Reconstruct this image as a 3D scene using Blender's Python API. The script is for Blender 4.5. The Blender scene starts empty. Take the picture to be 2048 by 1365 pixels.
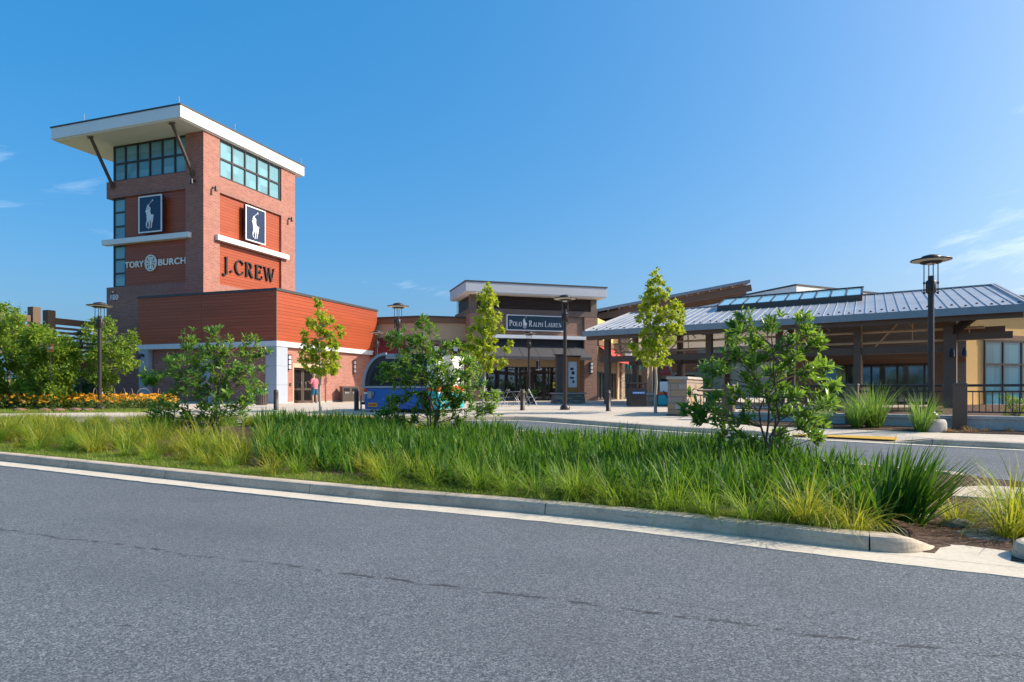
import bpy, bmesh, math, random
import numpy as np
from mathutils import Vector, Matrix
R = math.radians
SC = bpy.context.scene
COL = SC.collection
FPX = 1340.0          # focal length in pixels of a 2048 wide frame
EYE = 1.5
HOR = 782.0           # picture row of the horizon

def gz(y):
    """height of the sloping ground at depth y"""
    return 0.0 if y < 9 else (0.0316*(y-9) if y < 28 else 0.6)
PL = 0.15             # kerb height; the plaza is gz + PL
def pz(y): return gz(y)+PL
def XP(px, y): return (px-1024.0)*y/FPX
def ZP(py, y): return EYE-(py-HOR)*y/FPX
def W(px, py, y): return Vector((XP(px, y), y, ZP(py, y)))

# ---------------------------------------------------------------- mesh builder
class MB:
    def __init__(s):
        s.v = []; s.f = []; s.m = []; s.sm = []
    def add(s, vs, fs, mi=0, sm=False):
        b = len(s.v); s.v.extend([tuple(p) for p in vs])
        for f in fs:
            s.f.append(tuple(i+b for i in f)); s.m.append(mi); s.sm.append(sm)
        return s
    def quad(s, a, b, c, d, mi=0): return s.add([a, b, c, d], [(0, 1, 2, 3)], mi)
    def poly(s, pts, mi=0): return s.add(pts, [tuple(range(len(pts)))], mi)
    def box(s, x0, x1, y0, y1, z0, z1, mi=0):
        vs = [(x, y, z) for z in (z0, z1) for y in (y0, y1) for x in (x0, x1)]
        return s.add(vs, [(0, 2, 3, 1), (4, 5, 7, 6), (0, 1, 5, 4), (2, 6, 7, 3), (0, 4, 6, 2), (1, 3, 7, 5)], mi)
    def hexa(s, lo, hi, mi=0):
        """prism between two quads with matching order"""
        n = len(lo)
        vs = list(lo)+list(hi)
        fs = [tuple(reversed(range(n))), tuple(range(n, 2*n))]+[(i, (i+1) % n, n+(i+1) % n, n+i) for i in range(n)]
        return s.add(vs, fs, mi)
    def beam(s, p0, p1, w, h, mi=0, up=(0, 0, 1)):
        p0 = Vector(p0); p1 = Vector(p1); d = (p1-p0).normalized(); u = Vector(up)
        if abs(d.dot(u)) > .98: u = Vector((0, 1, 0))
        sd = d.cross(u).normalized(); u = sd.cross(d).normalized()
        q = lambda p: [p+sd*w/2-u*h/2, p+sd*w/2+u*h/2, p-sd*w/2+u*h/2, p-sd*w/2-u*h/2]
        return s.hexa(q(p0), q(p1), mi)
    def tube(s, pts, rad, n=8, mi=0, caps=True, sm=True):
        pts = [Vector(p) for p in pts]
        if not hasattr(rad, '__len__'): rad = [rad]*len(pts)
        vs = []; fs = []; pu = None
        for i, p in enumerate(pts):
            d = (pts[min(i+1, len(pts)-1)]-pts[max(i-1, 0)]).normalized()
            u = pu if pu else (Vector((0, 1, 0)) if abs(d.z) > .9 else Vector((0, 0, 1)))
            a = d.cross(u)
            if a.length < 1e-4: a = d.cross(Vector((1, 0, 0)))
            a.normalize(); b = a.cross(d).normalized(); pu = b
            for k in range(n):
                t = 2*math.pi*k/n
                vs.append(p+(a*math.cos(t)+b*math.sin(t))*rad[i])
        for i in range(len(pts)-1):
            for k in range(n):
                fs.append((i*n+k, i*n+(k+1) % n, (i+1)*n+(k+1) % n, (i+1)*n+k))
        s.add(vs, fs, mi, sm)
        if caps:
            s.add(vs[:n], [tuple(range(n))], mi); s.add(vs[-n:], [tuple(reversed(range(n)))], mi)
        return s
    def lathe(s, prof, n=24, c=(0, 0, 0), mi=0, sm=True):
        vs = []; fs = []
        for r, z in prof:
            for k in range(n):
                t = 2*math.pi*k/n
                vs.append((c[0]+r*math.cos(t), c[1]+r*math.sin(t), c[2]+z))
        for i in range(len(prof)-1):
            for k in range(n):
                fs.append((i*n+k, i*n+(k+1) % n, (i+1)*n+(k+1) % n, (i+1)*n+k))
        s.add(vs, fs, mi, sm)
        if prof[0][0] > 1e-4: s.add(vs[:n], [tuple(reversed(range(n)))], mi)
        if prof[-1][0] > 1e-4: s.add(vs[-n:], [tuple(range(n))], mi)
        return s
    def extr(s, pts, fn, d, off=0.0, mi=0):
        """2d polygon extruded by d; fn(u,v,w) maps into space"""
        a = sum(pts[i][0]*pts[(i+1) % len(pts)][1]-pts[(i+1) % len(pts)][0]*pts[i][1] for i in range(len(pts)))
        if a < 0: pts = pts[::-1]
        return s.hexa([fn(u, v, off) for u, v in pts], [fn(u, v, off+d) for u, v in pts], mi)
    def sweep(s, path, sect, mi=0, sm=False, caps=True, scale=None):
        """sect: (offset along the left normal, height) pairs; path: 3d points, level frames"""
        vs = []; fs = []; n = len(sect); m = len(path)
        for i, p in enumerate(path):
            p = Vector(p); d = Vector(path[min(i+1, m-1)])-Vector(path[max(i-1, 0)]); d.z = 0; d.normalize()
            nl = Vector((-d.y, d.x, 0)); k = scale[i] if scale else 1.0
            for o, h in sect: vs.append(p+nl*o+Vector((0, 0, h*k)))
        for i in range(m-1):
            for k in range(n-1):
                fs.append((i*n+k, (i+1)*n+k, (i+1)*n+k+1, i*n+k+1))
        s.add(vs, fs, mi, sm)
        if caps:
            s.add(vs[:n], [tuple(range(n))], mi); s.add(vs[-n:], [tuple(reversed(range(n)))], mi)
        return s
    def build(s, name, mats, parent=None, bevel=0.0, loc=None):
        me = bpy.data.meshes.new(name)
        me.from_pydata(s.v, [], s.f)
        mats = mats if isinstance(mats, (list, tuple)) else [mats]
        for m in mats: me.materials.append(M[m] if isinstance(m, str) else m)
        if len(mats) > 1: me.polygons.foreach_set('material_index', s.m)
        me.polygons.foreach_set('use_smooth', s.sm)
        me.update()
        return link(name, me, parent, bevel, loc)

def link(name, me, parent=None, bevel=0.0, loc=None):
    o = bpy.data.objects.new(name, me); COL.objects.link(o)
    if parent: o.parent = parent
    if loc: o.location = loc
    if bevel:
        b = o.modifiers.new('bevel', 'BEVEL'); b.width = bevel; b.segments = 2; b.limit_method = 'ANGLE'; b.angle_limit = R(50)
    return o
def boxes(name, mat, parent, *bs, bevel=0.0, loc=None):
    """one part per box"""
    for a in bs: MB().box(*a).build(name, mat, parent, bevel, loc)
def fast_mesh(name, verts, faces, mat, parent=None, smooth=False):
    """verts (n,3) array; faces: list of (k,c) int arrays"""
    me = bpy.data.meshes.new(name)
    verts = np.asarray(verts, dtype=np.float32)
    me.vertices.add(len(verts)); me.vertices.foreach_set('co', verts.ravel())
    loops = np.concatenate([f.ravel() for f in faces]).astype(np.int32)
    cnt = np.concatenate([np.full(len(f), f.shape[1], dtype=np.int32) for f in faces])
    st = np.concatenate([[0], np.cumsum(cnt)[:-1]]).astype(np.int32)
    me.loops.add(len(loops)); me.loops.foreach_set('vertex_index', loops)
    me.polygons.add(len(cnt)); me.polygons.foreach_set('loop_start', st)
    me.update(calc_edges=True)
    if smooth: me.polygons.foreach_set('use_smooth', np.ones(len(cnt), dtype=bool))
    me.materials.append(M[mat] if isinstance(mat, str) else mat)
    return link(name, me, parent)

def tag(o, label=None, cat=None, group=None, kind=None):
    if label: o['label'] = label
    if cat: o['category'] = cat
    if group: o['group'] = group
    if kind: o['kind'] = kind
    return o
def thing(name, label, cat, loc=(0, 0, 0), rz=0.0, group=None):
    o = bpy.data.objects.new(name, None); COL.objects.link(o)
    o.location = loc; o.rotation_euler = (0, 0, rz); o.empty_display_size = .3
    return tag(o, label, cat, group)
def dup(o, parent=None):
    c = o.copy(); COL.objects.link(c)
    if parent: c.parent = parent
    for ch in list(o.children): dup(ch, c)
    return c
def struct(o): o['kind'] = 'structure'; return o

# ---------------------------------------------------------------- materials
M = {}
class NT:
    def __init__(s, name):
        s.m = bpy.data.materials.new(name); s.m.use_nodes = True
        s.t = s.m.node_tree; s.t.nodes.clear()
        s.out = s.t.nodes.new('ShaderNodeOutputMaterial'); M[name] = s.m
    def n(s, typ, **kw):
        nd = s.t.nodes.new('ShaderNode'+typ)
        for k, v in kw.items():
            if k.startswith('_'): setattr(nd, k[1:], v)
            else:
                sock = nd.inputs[k] if k in nd.inputs else nd.inputs[int(k[1:])]
                if hasattr(v, 'is_output'): s.t.links.new(v, sock)
                else: sock.default_value = v
        return nd
    def obj(s): return s.n('TexCoord').outputs['Object']
    def noise(s, vec, scale, detail=4, rough=.55, dist=0):
        return s.n('TexNoise', Vector=vec, Scale=scale, Detail=detail, Roughness=rough, Distortion=dist).outputs['Fac']
    def math(s, op, a, b=0.0, c=0.0, clamp=False):
        nd = s.n('Math', _operation=op, _use_clamp=clamp)
        for i, v in enumerate((a, b, c)):
            if hasattr(v, 'is_output'): s.t.links.new(v, nd.inputs[i])
            else: nd.inputs[i].default_value = v
        return nd.outputs[0]
    def rng(s, v, a, b, c=0.0, d=1.0): return s.n('MapRange', Value=v, i1=a, i2=b, i3=c, i4=d).outputs[0]
    def mix(s, fac, a, b, blend='MIX'):
        nd = s.n('Mix', _data_type='RGBA', _blend_type=blend)
        for i, v in ((0, fac), (6, a), (7, b)):
            if hasattr(v, 'is_output'): s.t.links.new(v, nd.inputs[i])
            else: nd.inputs[i].default_value = (v if i == 0 else (*v, 1) if len(v) == 3 else v)
        return nd.outputs[2]
    def ramp(s, fac, stops):
        nd = s.n('ValToRGB', Fac=fac); e = nd.color_ramp.elements
        while len(e) < len(stops): e.new(.5)
        for el, (p, c) in zip(e, stops): el.position = p; el.color = (*c, 1)
        return nd.outputs[0]
    def bump(s, h, strength=.3, dist=.02): return s.n('Bump', Height=h, Strength=strength, Distance=dist).outputs[0]
    def sep(s, v): return s.n('SeparateXYZ', Vector=v).outputs
    def comb(s, x=0.0, y=0.0, z=0.0): return s.n('CombineXYZ', X=x, Y=y, Z=z).outputs[0]
    def pbr(s, **kw):
        nd = s.n('BsdfPrincipled'); 
        for k, v in kw.items():
            k = {'col': 'Base Color', 'rough': 'Roughness', 'metal': 'Metallic', 'spec': 'Specular IOR Level', 'normal': 'Normal', 'alpha': 'Alpha', 'coat': 'Coat Weight', 'emit': 'Emission Color', 'estr': 'Emission Strength'}.get(k, k)
            if hasattr(v, 'is_output'): s.t.links.new(v, nd.inputs[k])
            else: nd.inputs[k].default_value = (*v, 1) if hasattr(v, '__len__') and len(v) == 3 else v
        return nd.outputs[0]
    def done(s, sh): s.t.links.new(sh, s.out.inputs['Surface']); return s.m

def flat(name, col, rough=.6, metal=0.0, var=.12, scale=3.0, bump=0.0, bscale=60, spec=.5):
    """a painted / plain surface with gentle mottling"""
    t = NT(name); o = t.obj()
    n1 = t.noise(o, scale, 5, .6); n2 = t.noise(o, scale*9, 3, .6)
    f = t.math('ADD', t.math('MULTIPLY', n1, .65), t.math('MULTIPLY', n2, .35))
    a = tuple(max(0, c*(1-var)) for c in col); b = tuple(min(1, c*(1+var)) for c in col)
    c = t.mix(t.rng(f, .3, .7), a, b)
    kw = dict(col=c, rough=t.rng(n2, .3, .7, max(.02, rough-.06), min(1, rough+.06)), metal=metal, spec=spec)
    if bump: kw['normal'] = t.bump(t.noise(o, bscale, 3, .6), bump, .01)
    return t.done(t.pbr(**kw))

def brick_mat(name, c1, c2, mortar, bw=.30, bh=.10, soldier=False):
    t = NT(name); o = t.obj(); s = t.sep(o)
    u = t.math('ADD', s[0], s[1])
    vec = t.comb(s[2], u) if soldier else t.comb(u, s[2])
    b = t.n('TexBrick', Vector=vec, Color1=(*c1, 1), Color2=(*c2, 1), Mortar=(*mortar, 1), Scale=1.0)
    b.inputs['Mortar Size'].default_value = .009; b.inputs['Mortar Smooth'].default_value = .3
    b.inputs['Bias'].default_value = 0.0; b.inputs['Brick Width'].default_value = bw; b.inputs['Row Height'].default_value = bh
    n = t.noise(o, .5, 4); n2 = t.noise(o, 14, 3)
    c = t.mix(t.rng(n, .3, .7, 0, .35), b.outputs[0], (c1[0]*.62, c1[1]*.6, c1[2]*.62))
    c = t.mix(t.rng(n2, .3, .7, 0, .22), c, (c2[0]*1.25, c2[1]*1.25, c2[2]*1.25))
    return t.done(t.pbr(col=c, rough=.85, normal=t.bump(t.math('SUBTRACT', 1.0, b.outputs['Fac']), .6, .012)))

def siding_mat(name, col, pitch=.2):
    """horizontal wood-look boards: grain and board to board variation"""
    t = NT(name); o = t.obj(); s = t.sep(o)
    row = t.math('FLOOR', t.math('DIVIDE', s[2], pitch))
    fr = t.math('FRACT', t.math('DIVIDE', s[2], pitch))
    u = t.math('ADD', s[0], s[1])
    seg = t.math('FLOOR', t.math('DIVIDE', t.math('ADD', u, t.math('MULTIPLY', row, 1.37)), 3.0))
    wn = t.n('TexWhiteNoise', _noise_dimensions='2D', Vector=t.comb(row, seg)).outputs['Value']
    grain = t.noise(t.comb(t.math('MULTIPLY', u, .8), t.math('MULTIPLY', s[2], 22.0), row), 2.2, 5, .65)
    f = t.math('ADD', t.math('MULTIPLY', wn, .35), t.math('MULTIPLY', grain, .65))
    c = t.ramp(f, [(.15, tuple(c*.82 for c in col)), (.5, col), (.9, (col[0]*1.12, col[1]*1.16, col[2]*1.18))])
    gap = t.rng(fr, 0.0, .1, 1, 0)
    c = t.mix(t.math('MULTIPLY', gap, .75), c, (col[0]*.2, col[1]*.2, col[2]*.2))
    return t.done(t.pbr(col=c, rough=.45, normal=t.bump(t.rng(fr, 0, .12), .7, .015)))

def glass_mat(name, tint, rough=.03, trans=.0, spec=.8, cells=None):
    """window glass: tinted body, mirror reflection by Fresnel, optional see-through"""
    t = NT(name); o = t.obj()
    nrm = t.bump(t.noise(o, .9, 2, .4), .025, .05)
    if cells:
        s = t.sep(o); cu = t.math('FLOOR', t.math('DIVIDE', t.math('ADD', s[0], s[1]), cells[0])); cv = t.math('FLOOR', t.math('DIVIDE', s[2], cells[1]))
        wn = t.n('TexWhiteNoise', _noise_dimensions='2D', Vector=t.comb(cu, cv)).outputs['Value']
        tint = t.mix(t.math('MULTIPLY', t.math('ADD', wn, t.noise(o, .5, 3)), .5), tuple(x*.55 for x in tint), tuple(min(1, x*1.35) for x in tint))
    b = t.pbr(col=tint, rough=rough, spec=spec, normal=nrm)
    if trans > 0:
        tr = t.n('BsdfTransparent', Color=(.62, .72, .72, 1)).outputs[0]
        gl = t.n('BsdfGlossy', Color=(1, 1, 1, 1), Roughness=rough, Normal=nrm).outputs[0]
        fr = t.n('Fresnel', IOR=2.9).outputs[0]
        body = t.n('MixShader', Fac=1-trans); t.t.links.new(tr, body.inputs[1]); t.t.links.new(b, body.inputs[2])
        mx = t.n('MixShader', Fac=fr); t.t.links.new(body.outputs[0], mx.inputs[1]); t.t.links.new(gl, mx.inputs[2])
        return t.done(mx.outputs[0])
    return t.done(b)

def leaf_mat(name, stops, rough=.45, transl=.35, tcol=None, spec=.4):
    """foliage: every leaf its own shade, light shines through"""
    t = NT(name); g = t.n('NewGeometry'); o = t.obj()
    rnd = g.outputs['Random Per Island']
    c = t.ramp(rnd, stops)
    n = t.noise(o, 1.3, 3)
    c = t.mix(t.rng(n, .3, .7, 0, .3), c, stops[0][1])
    tc = t.mix(.6, c, tcol or (stops[-1][1][0]*1.6, stops[-1][1][1]*1.5, stops[-1][1][2]*.6))
    p = t.pbr(col=c, rough=rough, spec=spec)
    tr = t.n('BsdfTranslucent', Color=tc).outputs[0]
    mx = t.n('MixShader', Fac=transl); t.t.links.new(p, mx.inputs[1]); t.t.links.new(tr, mx.inputs[2])
    return t.done(mx.outputs[0])
# ---------------------------------------------------------------- ground materials
def asphalt():
    t = NT('asphalt'); o = t.obj()
    v = t.n('TexVoronoi', Vector=o, Scale=105.0).outputs['Color']
    vs = t.sep(v)[0]
    fine = t.noise(o, 190, 3, .7); mid = t.noise(o, 26, 4, .6); big = t.noise(o, .35, 4, .55); drv = t.noise(t.n('VectorMath', _operation='MULTIPLY', i0=o, i1=(.12, .5, 1)).outputs[0], 1.2, 3)
    f = t.math('ADD', t.math('ADD', t.math('MULTIPLY', vs, .50), t.math('MULTIPLY', fine, .45)), t.math('MULTIPLY', mid, .2))
    c = t.ramp(f, [(.28, (.024, .030, .036)), (.5, (.084, .100, .116)), (.66, (.128, .147, .167)), (.88, (.31, .335, .35))])
    c = t.mix(t.rng(big, .32, .68, 0, .30), c, (.07, .073, .082))
    c = t.mix(t.rng(drv, .4, .7, 0, .18), c, (.16, .165, .178))
    # sealed longitudinal joint: a wandering broken dark line from (-9,9) to (6,3)
    s = t.sep(o)
    wob = t.math('MULTIPLY', t.math('SUBTRACT', t.noise(t.comb(s[0], 0.0, 0.0), .8, 4, .7), .5), .5)
    def joint(a, b, cc, w, brk, seed):
        d = t.math('ABSOLUTE', t.math('ADD', t.math('ADD', t.math('MULTIPLY', s[0], a), t.math('MULTIPLY', s[1], b)), t.math('ADD', wob, cc)))
        near = t.rng(d, w*.4, w, 1, 0)
        br = t.rng(t.noise(t.comb(t.math('ADD', s[0], seed), t.math('MULTIPLY', s[1], 2.0), 0.0), 5.0, 4, .75), brk, brk+.06, 0, 1)
        return t.math('MULTIPLY', near, br)
    j = t.math('MAXIMUM', joint(.3846, .923, -4.55, .038, .475, 0.0), joint(.36, .933, -3.1, .03, .58, 17.0))
    sp = t.rng(t.noise(o, 1.7, 3, .6), .735, .76, 0, .8)
    pat = t.rng(t.noise(t.n('VectorMath', _operation='MULTIPLY', i0=o, i1=(.5, 1.1, 1)).outputs[0], .55, 3, .5), .60, .66, 0, .22)
    c = t.mix(pat, c, (.065, .07, .08))
    c = t.mix(t.math('MULTIPLY', t.math('MAXIMUM', j, sp), .8), c, (.022, .022, .024))
    lane = t.math('ADD', t.math('MULTIPLY', s[0], .3846), t.math('MULTIPLY', s[1], .923))
    tyre = t.math('MULTIPLY', t.rng(t.math('SINE', t.math('MULTIPLY', t.math('ADD', lane, t.math('MULTIPLY', wob, .6)), 3.7)), -.2, 1.0, 0, .22), t.rng(t.noise(o, .5, 3), .35, .6))
    c = t.mix(tyre, c, (.068, .078, .088))
    h = t.math('ADD', t.math('MULTIPLY', vs, .6), fine)
    return t.done(t.pbr(col=c, rough=.82, spec=.35, normal=t.bump(h, .55, .008)))
asphalt()

def concrete(name, col, dirt=(.12, .105, .09), dirty=.5, joints=None):
    t = NT(name); o = t.obj()
    n1 = t.noise(o, 1.1, 6, .6); n2 = t.noise(o, 22, 5, .65); n3 = t.noise(o, 120, 2, .6)
    c = t.mix(t.rng(n2, .3, .7), tuple(x*.86 for x in col), tuple(min(1, x*1.1) for x in col))
    c = t.mix(t.rng(n1, .46, .74, 0, dirty), c, dirt)
    st = t.noise(t.n('VectorMath', _operation='MULTIPLY', i0=o, i1=(1.0, 1.0, 6.0)).outputs[0], 3.1, 5, .7, 1.2)
    c = t.mix(t.rng(st, .55, .63, 0, dirty*.8), c, tuple(x*.42 for x in col))
    if joints:
        s = t.sep(o); ca, sa = math.cos(R(joints[1])), math.sin(R(joints[1]))
        u = t.math('ADD', t.math('MULTIPLY', s[0], ca), t.math('MULTIPLY', s[1], sa))
        v = t.math('SUBTRACT', t.math('MULTIPLY', s[1], ca), t.math('MULTIPLY', s[0], sa))
        for q in (u, v):
            d = t.math('ABSOLUTE', t.math('SUBTRACT', t.math('FRACT', t.math('DIVIDE', q, joints[0])), .5))
            c = t.mix(t.rng(d, .494, .498, 0, .6), c, tuple(x*.35 for x in col))
        cell = t.n('TexWhiteNoise', _noise_dimensions='2D', Vector=t.comb(t.math('FLOOR', t.math('DIVIDE', u, joints[0])), t.math('FLOOR', t.math('DIVIDE', v, joints[0])))).outputs['Value']
        c = t.mix(t.rng(cell, 0, 1, 0, .22), c, tuple(x*.7 for x in col))
    return t.done(t.pbr(col=c, rough=.85, spec=.3, normal=t.bump(t.math('ADD', n2, n3), .25, .008)))
concrete('kerb_concrete', (.55, .455, .335), dirty=.55)
concrete('gutter_concrete', (.60, .53, .42), dirty=.2)
concrete('paving', (.58, .50, .40), dirty=.22, joints=(1.5, -19.5))
concrete('wall_concrete', (.60, .56, .50), dirty=.4)
concrete('stone_cap', (.46, .43, .38), dirty=.2)

def mulch():
    t = NT('mulch'); o = t.obj()
    v = t.n('TexVoronoi', Vector=t.n('VectorMath', _operation='MULTIPLY', i0=o, i1=(1, 1.8, 1)).outputs[0], Scale=26.0)
    n = t.noise(o, 60, 4, .7); b = t.noise(o, .9, 3)
    f = t.math('ADD', t.math('MULTIPLY', t.sep(v.outputs['Color'])[0], .6), t.math('MULTIPLY', n, .5))
    c = t.ramp(f, [(.2, (.03, .018, .014)), (.55, (.11, .066, .048)), (.85, (.24, .16, .115))])
    c = t.mix(t.rng(b, .4, .7, 0, .4), c, (.16, .12, .085))
    return t.done(t.pbr(col=c, rough=.95, spec=.15, normal=t.bump(f, 1.0, .05)))
mulch()
def soil_grass():
    t = NT('turf_soil'); o = t.obj()
    n = t.noise(o, 40, 5, .7); b = t.noise(o, .8, 4)
    c = t.ramp(n, [(.25, (.07, .075, .025)), (.5, (.17, .18, .05)), (.8, (.33, .30, .11))])
    c = t.mix(t.rng(b, .4, .62, 0, .7), c, (.11, .21, .025))
    return t.done(t.pbr(col=c, rough=.95, spec=.1, normal=t.bump(n, .8, .04)))
soil_grass()
def far_ground():
    t = NT('far_ground'); o = t.obj(); n = t.noise(o, .06, 6, .6)
    c = t.ramp(n, [(.3, (.05, .08, .025)), (.7, (.12, .13, .05))])
    return t.done(t.pbr(col=c, rough=.95))
far_ground()
def tactile():
    t = NT('tactile_yellow'); o = t.obj()
    v = t.n('TexVoronoi', Vector=o, Scale=9.0, Randomness=0.0).outputs['Distance']
    c = t.mix(t.rng(t.noise(o, 6, 4), .4, .7, 0, .4), (.62, .36, .03), (.42, .27, .06))
    return t.done(t.pbr(col=c, rough=.7, normal=t.bump(t.rng(v, .25, .4, 1, 0), .6, .02)))
tactile()
flat('kerb_joint', (.05, .045, .04), .9)
# ---------------------------------------------------------------- building materials
brick_mat('tower_brick', (.43, .185, .135), (.32, .115, .085), (.46, .35, .30))
brick_mat('tower_soldier', (.37, .165, .125), (.28, .115, .09), (.42, .34, .29), .3, .1, True)
brick_mat('brown_brick', (.34, .19, .135), (.23, .125, .09), (.38, .32, .27))
brick_mat('brown_soldier', (.16, .115, .10), (.13, .095, .085), (.24, .21, .19), .3, .1, True)
siding_mat('wood_siding', (.36, .066, .020), .2)
siding_mat('grey_siding', (.20, .18, .17), .25)
siding_mat('orange_siding', (.46, .13, .05), .3)
flat('roof_white', (.80, .79, .78), .5, var=.04, scale=.6)
flat('fascia_grey', (.46, .48, .52), .45, var=.05, scale=.6)
flat('soffit', (.80, .76, .70), .8, var=.05)
flat('trim_white', (.62, .65, .70), .45, var=.05)
flat('panel_blue', (.36, .405, .475), .5, var=.05, scale=.5)
flat('cap_dark', (.055, .05, .05), .5)
flat('bronze', (.085, .055, .042), .42, spec=.5)
flat('dark_bronze', (.035, .027, .024), .4)
flat('stucco_tan', (.46, .34, .22), .9, var=.05, bump=.3, bscale=120)
flat('stucco_yellow', (.72, .45, .17), .9, var=.05, bump=.3, bscale=120)
flat('door_tan', (.50, .40, .26), .5)
flat('cornice_brown', (.19, .10, .055), .6)
flat('maroon', (.17, .015, .015), .7)
flat('red_canvas', (.44, .045, .028), .75, var=.08)
flat('grey_canvas', (.058, .058, .063), .8, var=.1)
flat('charcoal', (.028, .028, .032), .7)
flat('interior_dark', (.035, .032, .03), .8)
flat('interior_warm', (.16, .13, .10), .8)
flat('navy', (.004, .022, .075), .35, var=.03)
flat('navy_store', (.006, .036, .070), .4, var=.03)
flat('sign_white', (.78, .79, .80), .5, var=.02)
flat('sign_cream', (.88, .85, .76), .45, var=.02)
flat('letter_black', (.018, .018, .02), .35)
flat('metal_grey', (.30, .31, .32), .4, .6)
flat('silver', (.50, .51, .52), .32, .9, var=.04)
flat('lamp_bronze', (.045, .036, .033), .38, .2)
flat('lamp_under', (.62, .58, .48), .5)
flat('bollard_bronze', (.060, .042, .034), .5, .1, bump=.1)
flat('beam_brown', (.15, .095, .062), .6, var=.08)
flat('deck_tan', (.46, .34, .24), .6)
flat('pipe_tan', (.66, .48, .31), .5)
flat('bin_brown', (.14, .11, .09), .5)
flat('bin_dark', (.03, .026, .026), .5)
flat('bin_green', (.03, .38, .22), .5)
flat('bin_blue', (.02, .16, .5), .5)
flat('trailer_blue', (.010, .115, .42), .3, var=.05)
flat('trailer_white', (.75, .75, .73), .35, var=.03)
flat('trailer_orange', (.70, .09, .02), .35)
flat('trailer_teal', (.02, .40, .46), .35, var=.1)
flat('trailer_trim', (.30, .33, .37), .35, .25, var=.04)
flat('trailer_dark', (.02, .02, .022), .3)
flat('rubber', (.02, .02, .02), .8)
flat('tag_yellow', (.72, .36, .03), .5)
flat('tag_red', (.5, .04, .03), .5)
flat('kiosk_orange', (.50, .17, .035), .45)
flat('paper_white', (.75, .75, .72), .7)
flat('poster_yellow', (.62, .58, .04), .6)
flat('skin', (.52, .30, .22), .55, var=.06)
flat('pink_shirt', (.62, .16, .20), .85, var=.08, scale=8)
flat('teal_shorts', (.015, .11, .20), .85, var=.1)
flat('hair_grey', (.35, .32, .30), .8)
flat('sole', (.5, .5, .5), .8)
flat('bark_pale', (.42, .37, .31), .9, var=.3, scale=9, bump=.5, bscale=40)
flat('bark_brown', (.17, .12, .09), .9, var=.3, scale=9, bump=.5, bscale=40)
flat('rock_tan', (.34, .27, .21), .9, var=.25, scale=5, bump=.6, bscale=20)
flat('rock_grey', (.30, .30, .27), .9, var=.25, scale=5, bump=.6, bscale=20)
flat('rock_rust', (.24, .13, .09), .95, var=.4, scale=14, bump=.9, bscale=30)
flat('orange_sign', (.75, .26, .10), .6)
flat('clear_white', (.7, .7, .68), .2)
glass_mat('glass_teal', (.18, .38, .44), .10, 0, .6, (1.085, 1.2))
NTm = NT('glass_mirror'); NTm.done(NTm.pbr(col=NTm.mix(NTm.rng(NTm.noise(NTm.obj(), .8, 3), .35, .65), (.10, .14, .16), (.30, .36, .38)), metal=.75, rough=.05, normal=NTm.bump(NTm.noise(NTm.obj(), 1.1, 2), .04, .05)))
glass_mat('glass_smoke', (.020, .015, .013), .06, 0, .35)
glass_mat('glass_blue', (.05, .20, .28), .05, 0, .9, (1.4, 1.45))
glass_mat('glass_store', (.012, .024, .028), .02, .45)
glass_mat('glass_dark', (.012, .014, .016), .03, 0, 1.0)
glass_mat('glass_sky', (.30, .55, .62), .10, 0, .8)
glass_mat('glass_side', (.03, .12, .12), .04, 0, .9)
def stone_mat(name, sx, sz, stops, mort):
    t = NT(name); o = t.obj(); s = t.sep(o)
    u = t.math('ADD', s[0], s[1])
    wz = t.math('ADD', s[2], t.math('MULTIPLY', t.noise(o, 1.5, 2), .03)); row = t.math('FLOOR', t.math('DIVIDE', wz, sz))
    ro = t.n('TexWhiteNoise', _noise_dimensions='1D', W=row).outputs['Value']
    wu = t.math('DIVIDE', t.math('ADD', u, t.math('MULTIPLY', ro, 3.0)), t.math('MULTIPLY', t.math('ADD', ro, .7), sx)); cx = t.math('FLOOR', wu)
    wn = t.n('TexWhiteNoise', _noise_dimensions='2D', Vector=t.comb(row, cx)).outputs['Value']
    fz, fu = t.math('FRACT', t.math('DIVIDE', wz, sz)), t.math('FRACT', wu)
    ez = t.math('MULTIPLY', t.math('MINIMUM', fz, t.math('SUBTRACT', 1.0, fz)), sz); eu = t.math('MULTIPLY', t.math('MINIMUM', fu, t.math('SUBTRACT', 1.0, fu)), sx)
    e = t.math('MULTIPLY', t.math('MINIMUM', ez, eu), 5.0)
    n = t.noise(o, 9, 5, .7)
    f = t.math('ADD', t.math('MULTIPLY', wn, .75), t.math('MULTIPLY', n, .35))
    c = t.ramp(f, stops); c = t.mix(t.rng(e, .02, .06, .75, 0), c, mort)
    return t.done(t.pbr(col=c, rough=.9, normal=t.bump(t.math('ADD', t.rng(e, 0, .1), t.math('MULTIPLY', n, .6)), .8, .03)))
stone_mat('stone_grey', .34, .13, [(.15, (.13, .105, .09)), (.5, (.24, .19, .155)), (.9, (.36, .29, .22))], (.10, .085, .07))
stone_mat('stone_tan', .40, .235, [(.12, (.20, .15, .13)), (.4, (.36, .27, .20)), (.6, (.40, .26, .14)), (.8, (.30, .25, .24)), (.98, (.46, .38, .30))], (.24, .21, .18))
def metal_roof():
    t = NT('metal_roof'); o = t.obj(); n = t.noise(o, .7, 4); n2 = t.noise(o, 5, 4)
    c = t.mix(t.rng(n, .3, .7), (.36, .37, .385), (.46, .47, .48))
    return t.done(t.pbr(col=c, metal=.45, rough=t.rng(n2, .3, .7, .36, .5)))
metal_roof()
def interior(name, a, b, sc):
    t = NT(name); o = t.obj()
    v = t.n('TexVoronoi', Vector=o, Scale=sc, _distance='CHEBYCHEV').outputs['Color']
    c = t.ramp(t.sep(v)[0], [(.3, a), (.9, b)])
    return t.done(t.pbr(col=c, rough=.8))
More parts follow.
